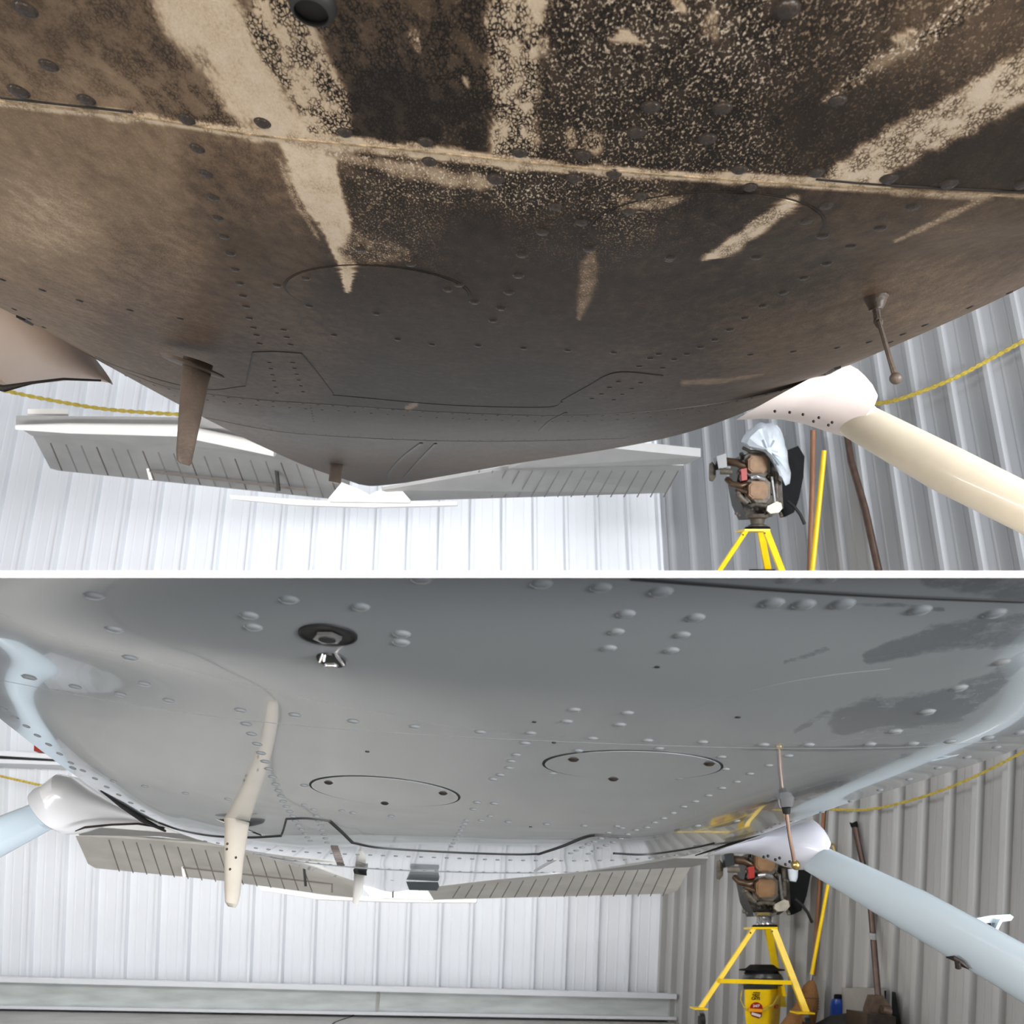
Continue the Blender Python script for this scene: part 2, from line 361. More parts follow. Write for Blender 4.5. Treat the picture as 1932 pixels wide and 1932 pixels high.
# ------------------------------------------------------------------ fuselage skin
def fuselage(root, rows, m, fn, nc, nr, zmin_px=None):
    """rows = [(depth, [(x, y)...])]: ring curves of the hull from near to tail"""
    R = np.stack([np.concatenate([cr(pts, nc), np.full((nc, 1), d)], 1) for d, pts in rows])   # rows, cols, 3
    R[:, :, 2] = np.log(R[:, :, 2])
    C = np.stack([cr_param(R[:, j, :], nr) for j in range(nc)], 1)
    C[:, :, 2] = np.exp(C[:, :, 2])
    cols = []
    ext = 7
    full = np.zeros((C.shape[0], nc+2*ext, 3)); full[:, ext:ext+nc] = C
    for k in range(1, ext+1):       # the hull turns up and away beyond the visible outline
        for side, idx, src in ((-1, ext-k, 0), (1, ext+nc-1+k, nc-1)):
            q = C[:, src].copy(); a = k/ext
            q[:, 1] = q[:, 1]-230*a*a-16*k; q[:, 2] *= 1+.10*a+.12*a*a; q[:, 0] += -side*40*a*a
            if zmin_px is not None: q[:, 1] = np.maximum(q[:, 1], zmin_px+1)
            full[:, idx] = q
    H, W, _ = full.shape
    X = full[:, :, 0].ravel(); Y = full[:, :, 1].ravel(); D = full[:, :, 2].ravel()
    e = np.array(EYE); pts = e+D[:, None]*(np.array(FW)[None]+np.outer((X-966)/F, np.array(RT))-np.outer((Y-966)/F, np.array(UP)))
    faces = [[j*W+i, j*W+i+1, (j+1)*W+i+1, (j+1)*W+i] for j in range(H-1) for i in range(W-1)]
    faces.append([(H-1)*W+i for i in range(W)])
    V = [Vector(p) for p in pts]
    o = obj('fuselage_skin', V, faces, m, root)
    ca = o.data.color_attributes.new('soot', 'FLOAT_COLOR', 'POINT'); c = fn(X, Y)
    ca.data.foreach_set('color', np.concatenate([c, np.ones((len(c), 1))], 1).ravel())
    return o, BVHTree.FromPolygons(V, faces)
def cr_param(A, nr):
    m = len(A); t = np.linspace(0, m-1, nr)
    # monotone-ish Catmull-Rom in the row direction
    T = np.zeros_like(A); T[1:-1] = (A[2:]-A[:-2])/2
    dl = A[1:-1]-A[:-2]; dr = A[2:]-A[1:-1]
    T[1:-1] = np.where(dl*dr > 0, np.sign(dl)*np.minimum(np.abs(T[1:-1]), 3*np.minimum(np.abs(dl), np.abs(dr))), T[1:-1]*.0+np.where(np.abs(dl)+np.abs(dr) > 0, T[1:-1], 0)*.5)
    T[0] = A[1]-A[0]; T[-1] = A[-1]-A[-2]
    i = np.minimum(t.astype(int), m-2); u = (t-i)[:, None]
    return (2*u**3-3*u**2+1)*A[i]+(u**3-2*u**2+u)*T[i]+(-2*u**3+3*u**2)*A[i+1]+(u**3-u**2)*T[i+1]

def hit(bvh, x, y):
    r = ray(x, y).normalized(); p, n, i, d = bvh.ray_cast(EYE, r)
    if p is None: return None
    if n.dot(r) > 0: n = -n
    return p, n
def smooth_n(bvh, x, y, e=5):
    a = hit(bvh, x-e, y); b = hit(bvh, x+e, y); c = hit(bvh, x, y-e); d = hit(bvh, x, y+e)
    if not (a and b and c and d): return None
    n = (b[0]-a[0]).cross(d[0]-c[0]).normalized()
    return -n if n.dot(ray(x, y)) > 0 else n
def rivet_mesh(name, r, h, m, slot=False):
    v = []; f = []; n = 16; prof = [(1.18, -.1), (1.12, .03), (1.0, .1), (.93, .45), (.74, .78), (.42, .96)]
    for a, z in prof:
        v += [(r*a*math.cos(2*math.pi*k/n), r*a*math.sin(2*math.pi*k/n), h*z) for k in range(n)]
    v.append((0, 0, h))
    for j in range(len(prof)-1):
        for k in range(n): f.append([j*n+k, j*n+(k+1) % n, (j+1)*n+(k+1) % n, (j+1)*n+k])
    for k in range(n): f.append([(len(prof)-1)*n+k, (len(prof)-1)*n+(k+1) % n, len(v)-1])
    me = bpy.data.meshes.new(name); me.from_pydata(v, [], f); me.update(); me.materials.append(m)
    me.polygons.foreach_set('use_smooth', [True]*len(me.polygons)); return me
def rivets(root, bvh, pts, me):
    good = []
    for q in pts:
        h = hit(bvh, q[0], q[1])
        if not h: continue
        n = smooth_n(bvh, q[0], q[1]) or h[1]
        s = q[2] if len(q) > 2 else 1.
        good.append((s/(h[0]-EYE).length, h[0], n, s))
    good.sort(key=lambda a: -a[0])
    first = None; org = ORG[root]
    for k, (_, p, n, s) in enumerate(good[:100]):
        if first is None:
            first = o = bpy.data.objects.new('rivet', me); COL.objects.link(o); o.parent = root
        else:
            o = first.copy(); COL.objects.link(o); o.parent = root
        o.location = p-org; o.rotation_mode = 'QUATERNION'; o.rotation_quaternion = n.to_track_quat('Z', 'Y'); o.scale = (s, s, s)
    mb = MB(); mv = [v.co.copy() for v in me.vertices]; mf = [list(p.vertices) for p in me.polygons]
    for _, p, n, s in good[100:]:
        q = n.to_track_quat('Z', 'Y'); mb.add([p+q @ (c*s) for c in mv], mf)
    if mb.v:
        r = mb.obj('rivets', me.materials[0], root); r['kind'] = 'stuff'
def ribbon(root, bvh, name, pts, wmm, hmm, m, label=None, n=None):
    """raised strip that follows the skin through the given points"""
    A = cr(pts, n or max(12, int(sum(math.dist(a, b) for a, b in zip(pts[:-1], pts[1:]))/9)))
    P3 = []
    for x, y in A[:, :2]:
        h = hit(bvh, x, y)
        if h: P3.append((h[0], smooth_n(bvh, x, y) or h[1]))
    rings = []
    for i, (p, nn) in enumerate(P3):
        t = (P3[min(i+1, len(P3)-1)][0]-P3[max(i-1, 0)][0]).normalized(); s = t.cross(nn).normalized()*wmm/2000
        hh = nn*hmm/1000
        rings.append([p-s-hh*.3, p-s*.85+hh, p+s*.85+hh, p+s-hh*.3])
    if len(rings) < 2: return
    return MB().loops(rings).obj(name, m, root, label=label)
def inspection_cover(root, bvh, cx, cy, a, b, rot, m, fn, screws, ms, mgap, raise_mm=1.0):
    nr, na = 26, 72; ca, sa = math.cos(rot), math.sin(rot)
    def ell(r, th):
        u, v = a*r*math.cos(th), b*r*math.sin(th); return cx+u*ca-v*sa, cy+u*sa+v*ca
    v = []; XY = []; f = []
    for j in range(nr+1):
        r = j/nr if j else .002
        for k in range(na):
            x, y = ell(r, 2*math.pi*k/na); p, nn = hit(bvh, x, y); v.append(p+nn*raise_mm/1000); XY.append((x, y))
    for k in range(na):
        x, y = ell(1.0, 2*math.pi*k/na); p, nn = hit(bvh, x, y); v.append(p-nn*.0008); XY.append((x, y))
    for j in range(nr+1):
        for k in range(na): f.append([j*na+k, j*na+(k+1) % na, (j+1)*na+(k+1) % na, (j+1)*na+k])
    f.append(list(range(na)))
    o = obj('inspection_cover', v, f, m, root)
    c = fn([q[0] for q in XY], [q[1] for q in XY])
    at = o.data.color_attributes.new('soot', 'FLOAT_COLOR', 'POINT'); at.data.foreach_set('color', np.concatenate([c, np.ones((len(c), 1))], 1).ravel())
    # dark gap round the cover
    rings = []
    for k in range(na):
        x, y = ell(1.0, 2*math.pi*k/na); x2, y2 = ell(1.03, 2*math.pi*k/na)
        p, nn = hit(bvh, x, y); q, n2 = hit(bvh, x2, y2)
        rings.append([p-nn*.001, p+nn*.0004, q+n2*.0004, q-n2*.001])
    mb = MB(); n = 4; vv = [z for r in rings for z in r]
    mb.add(vv, [[j*4+i, j*4+(i+1) % 4, ((j+1) % na)*4+(i+1) % 4, ((j+1) % na)*4+i] for j in range(na) for i in range(4)])
    mb.obj('gap_ring', mgap, o)
    for x, y in screws:
        h = hit(bvh, x, y)
        if not h: continue
        s = bpy.data.objects.new('screw', ms); COL.objects.link(s); s.parent = o
        s.location = h[0]+h[1]*.001-ORG[root]; s.rotation_mode = 'QUATERNION'; s.rotation_quaternion = h[1].to_track_quat('Z', 'Y')
    return o
def seq(pts, n): return [tuple(q) for q in cr(pts, n)]

# ------------------------------------------------------------------ the board between the two bays
zb = EYE.z; hh = .00105
MB().add([(x, y, z) for x in (-7, 7) for y in (.3, 9.2) for z in (zb-hh, zb+hh)],
         [[0, 1, 3, 2], [4, 6, 7, 5], [0, 4, 5, 1], [2, 3, 7, 6], [0, 2, 6, 4], [1, 5, 7, 3]]).obj('trim_1', M_board, smooth=False)['kind'] = 'structure'

# ------------------------------------------------------------------ walls
def rib_wall(name, A, d, L, pitch, up, t0, t1, m, rib_h=.05, minors=2, inward=None, base=.055, top=.024, phase=0.):
    """corrugated sheet from A along d; t0/t1 give the lower and upper end along up (t0 may be a function)"""
    A = Vector(A); d = Vector(d).normalized(); inn = Vector(inward).normalized(); prof = [(0, 0)]
    s = phase
    while s < L:
        prof += [(s-base/2, 0), (s-top/2, rib_h), (s+top/2, rib_h), (s+base/2, 0)]
        for k in range(minors):
            c = s+pitch*(k+1)/(minors+1); prof += [(c-.010, 0), (c-.005, .004), (c+.005, .004), (c+.010, 0)]
        s += pitch
    prof = sorted([p for p in prof if 0 <= p[0] <= L]); prof.append((L, 0))
    v = []; n = len(prof)
    for s_, h in prof: 
        q = A+d*s_+inn*h; b = t0(q) if callable(t0) else t0
        v.append(q+up*b)
    for s_, h in prof: v.append(A+d*s_+inn*h+up*t1)
    for s_, h in prof: v.append(A+d*s_-inn*.03+up*t1)
    for s_, h in prof:
        q = A+d*s_-inn*.03; b = t0(q) if callable(t0) else t0
        v.append(q+up*b)
    f = []
    for r in range(4):
        r2 = (r+1) % 4
        f += [[r*n+i, r*n+i+1, r2*n+i+1, r2*n+i] for i in range(n-1)]
    f += [[0, n, 2*n, 3*n], [n-1, 2*n-1, 3*n-1, 4*n-1]]
    return tag(obj(name, v, f, m, None, smooth=False), kind='structure')
UT = Vector((0, .235, 1))
xw = (1262-966)/F*8
cT = Vector((xw, 8.0, zb+hh))
rib_wall('wall_back', cT+Vector((-6.9, -.15, 0)), (1, .022, 0), 6.9, .305, UT, 0.001, 3.6, M_wall, inward=(0, -1, 0), phase=.12)
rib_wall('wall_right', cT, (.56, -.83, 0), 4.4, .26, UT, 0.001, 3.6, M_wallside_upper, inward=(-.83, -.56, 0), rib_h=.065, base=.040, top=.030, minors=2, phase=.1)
UB = Vector((.040, -.075, 1)).normalized()
# lower bay floor plane through the foot of the back wall
f0 = P(0, 1903, 8.0); f1 = P(1276, 1924, 8.05); fdir = ray(966, 1780).normalized(); fx = (f1-f0).normalized(); fn_ = fx.cross(fdir).normalized()
if fn_.z < 0: fn_ = -fn_
def floor_t(q): return (f0-q).dot(fn_)/UB.dot(fn_)
def on_floor(x, y): r = ray(x, y); return (f0-EYE).dot(fn_)/r.dot(fn_)
top_z = zb-.006
cB = P(1276, 1083.5, 8.05); cB.z = top_z
rib_wall('wall_back', cB+Vector((-7.2, .0, 0)), (1, 0, 0), 7.2, .305, UB, floor_t, 0, M_wall, inward=(0, -1, 0), phase=.16)
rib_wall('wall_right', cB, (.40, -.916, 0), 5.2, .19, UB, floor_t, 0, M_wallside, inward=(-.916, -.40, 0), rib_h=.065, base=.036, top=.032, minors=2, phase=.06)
DZ[0] = fdir
fl = MB(); a = f0-fx*3-fdir*8.2; b = f0+fx*12-fdir*8.2; c = f0+fx*12+fdir*.3; d_ = f0-fx*3+fdir*.3
fl.add([a, b, c, d_, a-fn_*.1, b-fn_*.1, c-fn_*.1, d_-fn_*.1], [[0, 1, 2, 3], [7, 6, 5, 4], [0, 4, 5, 1], [1, 5, 6, 2], [2, 6, 7, 3], [3, 7, 4, 0]]).obj('floor', M_floor, smooth=False)['kind'] = 'structure'
j0 = f0+fx*((668)/F*8.0)+fn_*.002
jn = MB(); pr = []
for k in range(27):
    q = j0-fdir*(k*.3)-fx*(.0)+fx*(.02*math.sin(k*1.7)+.075*k*.0); pr.append([q-fx*.009, q-fx*.009+fn_*.001, q+fx*.009+fn_*.001, q+fx*.009])
jn.loops(pr).obj('trim_2', M_joint)['kind'] = 'structure'
# galvanised sill channel at the foot of the back wall
def sill(y0l, y1l, y0r, y1r, d, th, name, m):
    MB().prism([(-40, y0l), (1277, y0r), (1277, y1r), (-40, y1l)], d, th).obj(name, m, smooth=False)['kind'] = 'structure'
sill(1843, 1852, 1876, 1885, 7.72, .22, 'trim_3', M_wall)
sill(1850.5, 1902, 1883.5, 1924, 7.80, .14, 'baseboard_back', M_kick)
sill(1897, 1902.5, 1919, 1924.5, 7.74, .05, 'trim_4', M_wall)
MB().prism([(711, 1869), (717, 1869), (713, 1911), (708, 1911)], 7.79, .01).obj('trim_5', M_floor, smooth=False)['kind'] = 'structure'
# horizontal girt on the left of the lower wall
MB().prism([(-60, 1412), (118, 1424), (124, 1433), (-60, 1422)], 7.7, .2).obj('trim_6', M_wall, smooth=False)['kind'] = 'structure'
MB().prism([(-60, 1422), (124, 1433), (128, 1437), (-60, 1428)], 7.72, .2).obj('trim_7', M_gap, smooth=False)['kind'] = 'structure'
MB().prism([(-60, 1429), (128, 1438), (140, 1444), (-60, 1438)], 7.74, .2).obj('trim_8', M_wall, smooth=False)['kind'] = 'structure'
rd = MB().prism([(64, 1405), (77, 1410), (79, 1418), (64, 1417)], 7.66, .1).obj('reflector', M_red, smooth=False)
tag(rd, 'small red marker on the wall rail at the left edge of the lower bay', 'marker')

DZ[0] = Vector((0, 1, 0))
# ------------------------------------------------------------------ upper aircraft (dirty belly)
up = thing('airplane', P(700, 700, 1.6), 'light airplane in the upper bay with a brown soot-streaked dirty belly', 'airplane')
A_ = [(x, y-440) for x, y in SEAM]
rowsT = [(.27, [(x*1.25-240, y-1150) for x, y in SEAM]), (.36, A_), (.52, [(x, y) for x, y in SEAM]),
 (.70, [(-300, 250), (0, 385), (400, 462), (800, 502), (1200, 520), (1600, 505), (1932, 455), (2150, 420)]),
 (1.0, [(-130, 495), (0, 530), (150, 567), (340, 601), (630, 632), (900, 652), (1150, 666), (1400, 668), (1600, 652), (1750, 617), (1905, 554)]),
 (1.7, [(100, 632), (230, 697), (330, 728), (470, 746), (620, 757), (850, 772), (1050, 778), (1200, 772), (1350, 757), (1500, 724), (1600, 690)]),
 (2.6, [(375, 783), (500, 806), (600, 817), (800, 828), (1000, 829), (1180, 825), (1300, 815)]),
 (3.6, [(560, 872), (640, 880), (720, 884), (850, 883), (960, 877)]),
 (4.3, [(678, 914), (700, 917), (730, 915), (765, 911)])]
skT, bvT = fuselage(up, rowsT, M_soot, soot_at, 440, 420)
rmT = rivet_mesh('rivet_dirty', .0045, .0019, M_dirtrivet)
RT_ = [(48, 17, 1.25), (92, 123, 1.1), (35, 172, 1.3), (163, 188, 1.1), (352, 225, 1.1), (495, 232, 1.05), (650, 250), (803, 268), (980, 288), (1228, 202, 1.1), (1200, 250, 1.1), (1335, 262, 1.1), (1363, 204, 1.1), (1100, 293, 1.1), (1395, 320), (1540, 326), (1677, 337, 1.1), (1790, 347, 1.1), (1928, 349), (1485, 18, 1.2), (1580, 190),
 (372, 280), (389, 328), (402, 372), (411, 411), (423, 446), (434, 478), (444, 508), (452, 534), (458, 558), (464, 578), (470, 600), (478, 618), (484, 632), (490, 648), (535, 622), (541, 636), (548, 650),
 (810, 305), (935, 338, 1.2), (1083, 336), (1158, 328), (1048, 390), (1098, 420), (1023, 438), (985, 481), (978, 520), (960, 552), (945, 582), (930, 605), (895, 570), (523, 538), (680, 470), (866, 537), (775, 498), (583, 577), (902, 652), (750, 640),
 (1208, 370), (1415, 353), (1557, 388), (1552, 445), (1427, 485), (1263, 489), (1112, 470), (1722, 390), (1660, 430), (1605, 464), (1560, 497), (1517, 524), (1478, 552), (1440, 577), (1406, 600), (1377, 622), (1349, 641), (1322, 655), (1296, 668),
 (1227, 676), (1206, 691), (1167, 720), (1150, 731), (1135, 743), (1117, 752), (1272, 678), (1250, 694), (1209, 722), (1192, 733), (1174, 744), (1158, 754),
 (4, 527), (80, 547), (150, 567), (245, 585), (340, 601), (630, 632), (815, 650), (988, 657), (1071, 661), (1158, 665), (1243, 668), (1416, 669), (1497, 663), (1580, 656), (1640, 645), (1704, 630), (1745, 613), (1830, 579), (1905, 551), (1680, 645), (27, 583), (55, 601), (83, 617)]
for k in range(6): RT_ += [(508+3*k, 684+11.5*k, .9), (552+4*k, 684+11*k, .9)]
RT_ += [(x, y+6, .8) for x, y in seq([(160, 668), (230, 700), (330, 730), (470, 748), (620, 759), (850, 774), (1050, 780), (1200, 774), (1350, 758), (1500, 724), (1580, 694)], 52)]
RT_ += [(x, y+15, .8) for x, y in seq([(330, 732), (470, 748), (620, 759), (850, 774), (1050, 780), (1200, 774), (1350, 757)], 34)]
RT_ += [(x, y, .8) for x, y in seq([(390, 788), (500, 808), (600, 819), (800, 829), (1000, 830), (1180, 826), (1280, 816)], 44)]
RT_ += [(585+k, 760+5*k, .6) for k in range(8)]
rivets(up, bvT, RT_, rmT)
msT = rivet_mesh('screw_dirty', .0042, .0016, M_dirtrivet)
inspection_cover(up, bvT, 1334, 425, 218, 62, -.035, M_soot, soot_at, [(1187, 397), (1520, 415), (1265, 484)], msT, M_dirtseam_shade)
inspection_cover(up, bvT, 712, 548, 172, 47, .06, M_soot, soot_at, [(577, 523), (845, 545), (710, 590)], msT, M_dirtseam_shade)
ribbon(up, bvT, 'skin_lap', [(x, y+2) for x, y in SEAM if -100 < x < 2000], 2.2, .45, M_creamedge, 'worn cream edge of the overlapping skin')
ribbon(up, bvT, 'skin_lap', [(x, y-6) for x, y in SEAM if -100 < x < 420], 2.2, .5, M_dirtseam_shade)  # dark strip painted as the shadow along the lap gap, left end
ribbon(up, bvT, 'skin_lap', [(1540, 338), (1700, 351), (1932, 362)], 2.0, .5, M_dirtseam_shade)  # lap gap shadow again, as a dark strip at the right end
ribbon(up, bvT, 'skin_lap', [(180, 672), (230, 694), (330, 724), (400, 735), (462, 728)], 3, 1, M_dirtseam_shade)
ribbon(up, bvT, 'doubler_edge', [(464, 727), (470, 700), (478, 664)], 3, 1, M_dirtseam_shade)
ribbon(up, bvT, 'doubler_edge', [(478, 664), (520, 663), (568, 666)], 3, 1, M_dirtseam_shade)
ribbon(up, bvT, 'doubler_edge', [(568, 666), (600, 705), (628, 742)], 3, 1, M_dirtseam_shade)
ribbon(up, bvT, 'skin_lap', [(628, 745), (850, 764), (1030, 768), (1060, 758)], 4, 1, M_dirtseam_shade)
ribbon(up, bvT, 'doubler_edge', [(1060, 756), (1110, 728), (1165, 702), (1250, 708)], 4, 1.2, M_dirtseam_shade)
ribbon(up, bvT, 'skin_lap', [(240, 703), (330, 733), (470, 752), (620, 763), (850, 778), (1050, 784), (1200, 777), (1350, 761), (1500, 728), (1590, 697)], 7, 1.2, M_dirtant)
ribbon(up, bvT, 'skin_lap', [(385, 787), (500, 810), (600, 821), (800, 831), (1000, 832), (1180, 827)], 6, 1.5, M_dirtant)
ribbon(up, bvT, 'skin_lap', [(1018, 812), (1040, 792), (1068, 778)], 6, 1.5, M_dirtseam_shade)
ribbon(up, bvT, 'access_panel_edge', [(795, 835), (760, 862), (735, 890), (733, 902)], 12, 3, M_gap)
ribbon(up, bvT, 'access_panel_edge', [(822, 836), (780, 880), (762, 902)], 10, 3, M_gap)
# drain fitting at the top edge
dr = MB(); p, n = hit(bvT, 590, 8); q = n.to_track_quat('Z', 'Y')
def disc(mb, c, q, prof, n=24, sx=1.):
    mb.loops([[c+q @ Vector((r*sx*math.cos(2*math.pi*k/n), r*math.sin(2*math.pi*k/n), z)) for k in range(n)] for r, z in prof])
disc(dr, p, q, [(.012, -.002), (.012, .001), (.0105, .004), (.0085, .0055), (.0085, .002), (.004, .001)])
dr.obj('drain_fitting', M_seal, up)
# large blade antenna
pl = MB()
pl.chord([(304, 666, 420, 708, 1.20, .03), (308, 674, 424, 713, 1.195, .028), (314, 678, 420, 714, 1.195, .02)], 30)
pl.obj('antenna_base', M_dirtant, up)
MB().chord([(346, 672, 402, 690, 1.22, .013), (342, 720, 392, 726, 1.17, .012), (337, 790, 378, 794, 1.13, .010), (333, 850, 364, 860, 1.10, .008), (334, 868, 361, 874, 1.095, .007), (340, 874, 357, 879, 1.09, .004)], 24).obj('blade_antenna', M_dirtant, up)
MB().chord([(622, 846, 652, 852, 3.6, .03), (622, 880, 648, 880, 3.55, .028), (620, 908, 643, 913, 3.5, .02)], 16).obj('blade_antenna', M_dirtant, up)
# whip antenna with ball
w1 = MB(); w1.chord([(1628, 556, 1676, 560, .80, .011), (1632, 566, 1672, 566, .797, .010), (1640, 582, 1668, 578, .795, .008), (1640, 586, 1664, 584, .793, .006)], 18)
w1.pxtube([(1652, 578, .793), (1655, 600, .79), (1657, 607, .79), (1660, 616, .785)], [7, 6.5, 9, 6])
w1.pxtube([(1658, 608, .785), (1668, 640, .78), (1680, 680, .77), (1688, 706, .765)], [4.5, 4.5, 5, 6])
wo = w1.obj('drain_mast', M_dirtant, up); MB().ball(P(1690, 714, .763), 11.5*.763/F).obj('ball_tip', M_dirtant, wo)
# right main gear: fairing and leg
MB().chord([(1392, 790, 1585, 688, 1.75, .10), (1440, 788, 1600, 694, 1.74, .09), (1480, 790, 1612, 700, 1.72, .08), (1520, 798, 1626, 712, 1.70, .07), (1560, 812, 1640, 728, 1.68, .062), (1592, 822, 1648, 745, 1.66, .055), (1598, 820, 1646, 752, 1.66, .05)], 32).obj('landing_gear_fairing', M_fair_dirty, up)
MB().chord([(1560, 790, 1612, 730, 1.68, .035), (1594, 822, 1650, 770, 1.64, .038), (1760, 922, 1800, 842, 1.52, .042), (1930, 1006, 1975, 930, 1.42, .042), (2050, 1075, 2095, 1000, 1.36, .042)], 28).obj('landing_gear_leg', M_leg_dirty, up)
for k, (x, y) in enumerate([(1462, 776), (1490, 778), (1515, 782), (1545, 788), (1570, 797), (1535, 795), (1563, 802)]):
    MB().ball(P(x, y, 1.62), .0030, 8, 5).obj('fairing_screw', M_dirtseam_shade, up)
ribbon(up, bvT, 'fairing_gasket', [(1375, 793), (1430, 772), (1480, 752), (1530, 722), (1580, 692)], 12, 4, M_seal)
# left main gear fairing
MB().chord([(-120, 440, 8, 735, 1.75, .10), (-70, 465, 12, 733, 1.78, .11), (-20, 500, 60, 722, 1.82, .11), (20, 540, 120, 716, 1.85, .10), (70, 580, 170, 716, 1.9, .08), (120, 620, 205, 722, 1.95, .05), (160, 655, 212, 726, 1.98, .02)], 32).obj('landing_gear_fairing', M_fair_dirty, up)
ribbon(up, bvT, 'fairing_gasket', [(40, 598), (90, 630), (150, 672), (210, 716)], 16, 4, M_seal)
lt = MB(); lt.pxtube([(-20, 728, 1.56), (8, 733, 1.56), (60, 722, 1.58), (120, 715, 1.6), (190, 718, 1.66)], [6, 7, 3, 2.5, 2]); lt.obj('fairing_lip', M_dirtseam_shade, up)
# tail surfaces
def plane_slab(poly, name, m, root, th=.05, label=None):
    """poly (x, y, depth) seen from below; thickness goes up"""
    return MB().prism([(x, y) for x, y, d in poly], [d for x, y, d in poly], 0, off=UP*th).obj(name, m, root, smooth=False, label=label)
def tail(root, dx, dy, L, R, mS, mE):
    pass
st = plane_slab([(30, 803, 4.9), (60, 822, 5.0), (330, 840, 5.0), (640, 880, 5.0), (700, 870, 4.8), (420, 808, 4.7)], 'stabilizer', M_tail, up, .06)
MB().pxtube([(32, 806, 4.85), (130, 808, 4.8), (340, 812, 4.7), (520, 850, 4.7)], [5, 10, 12, 12], 12).obj('leading_edge', M_white, st)
el = plane_slab([(60, 818, 5.0), (95, 884, 5.5), (110, 888, 5.52), (630, 942, 5.5), (660, 938, 5.48), (660, 872, 5.0), (330, 836, 5.0)], 'elevator', M_tail, up, .02)
for k in range(19):
    x0 = 95+k*29; y0 = 836+ (x0-95)*.085; x1 = x0+22; y1 = 886+(x1-95)*.103
    if x1 < 640: MB().bar(x0, y0, x1, y1, 2.2, 4.98, .004, 5.46).obj('stiffener', M_tailline if k % 3 == 0 else M_tailsoft, el, smooth=False)
MB().bar(280, 889, 578, 924, 5, 5.3, .01, 5.3).obj('trim_tab_hinge', M_tailline, el)
MB().prism([(276, 884), (281, 884), (288, 905), (281, 905)], 5.3, .01).obj('trim_tab_gap', M_white, el)
MB().bar(519, 868, 525, 926, 6, 5.2, .02, 5.2).obj('control_horn', M_gap, el)
er = plane_slab([(770, 945, 5.4), (1258, 930, 5.5), (1290, 878, 5.1), (960, 884, 5.0), (720, 925, 5.1)], 'elevator', M_tail, up, .02)
plane_slab([(960, 884, 4.9), (1080, 838, 4.7), (1322, 862, 4.9), (1296, 876, 5.0)], 'stabilizer', M_tail, up, .05)
for k in range(16):
    x0 = 905+k*25; MB().bar(x0, 888, x0-28, 938, 2.2, 5.0, .004, 5.38).obj('stiffener', M_tailsoft, er, smooth=False)
plane_slab([(52, 781, 5.0), (128, 781, 5.0), (130, 793, 5.2), (54, 793, 5.2)], 'mass_balance', M_white, up, .03)
MB().prism([(620, 940), (645, 910), (680, 924), (697, 934), (720, 922), (752, 918), (773, 943), (772, 948), (620, 946)], 5.15, .08).obj('tail_cone_fairing', M_white, up, smooth=False)
MB().prism([(433, 934), (600, 944), (862, 946), (862, 953), (700, 957), (560, 953), (436, 941)], 5.7, .1).obj('rudder_tip_bar', M_white, up, smooth=False)

# ------------------------------------------------------------------ lower aircraft
DZ[0] = ray(966, 1780).normalized()
# (clean belly)
lo = thing('airplane', P(800, 1560, 1.6), 'light airplane in the lower bay with a clean polished grey belly', 'airplane')
SB = [(-150, 1235), (0, 1283), (150, 1312), (300, 1337), (450, 1357), (600, 1372), (800, 1386), (966, 1395), (1200, 1405), (1400, 1411), (1600, 1412), (1750, 1408), (1880, 1398), (2000, 1378)]
rowsB = [(.36, [(x, 1087.9) for x in (-300, 300, 966, 1600, 2300)]),
 (.46, [(-270, 1130), (0, 1195), (400, 1235), (966, 1258), (1500, 1262), (1932, 1240), (2200, 1190)]),
 (.62, SB),
 (.98, [(110, 1440), (200, 1470), (273, 1484), (350, 1497), (430, 1509), (560, 1524), (700, 1536), (850, 1546), (950, 1552), (1100, 1559), (1200, 1562), (1300, 1560), (1400, 1549), (1500, 1533), (1580, 1522)]),
 (1.42, [(285, 1550), (340, 1571), (400, 1583), (500, 1596), (620, 1604), (850, 1613), (966, 1617), (1100, 1618), (1200, 1615), (1300, 1604), (1370, 1592), (1410, 1583)]),
 (2.05, [(455, 1604), (560, 1624), (700, 1637), (850, 1643), (966, 1645), (1100, 1643), (1200, 1632), (1240, 1625)]),
 (2.95, [(570, 1638), (680, 1660), (750, 1667), (860, 1668), (985, 1653)]),
 (3.8, [(690, 1670), (720, 1680), (745, 1683), (780, 1677), (805, 1670)])]
skB, bvB = fuselage(lo, rowsB, M_clean, smear_at, 300, 240, zmin_px=1088)
rmB = rivet_mesh('rivet_clean', .0044, .0014, M_cleanrivet)
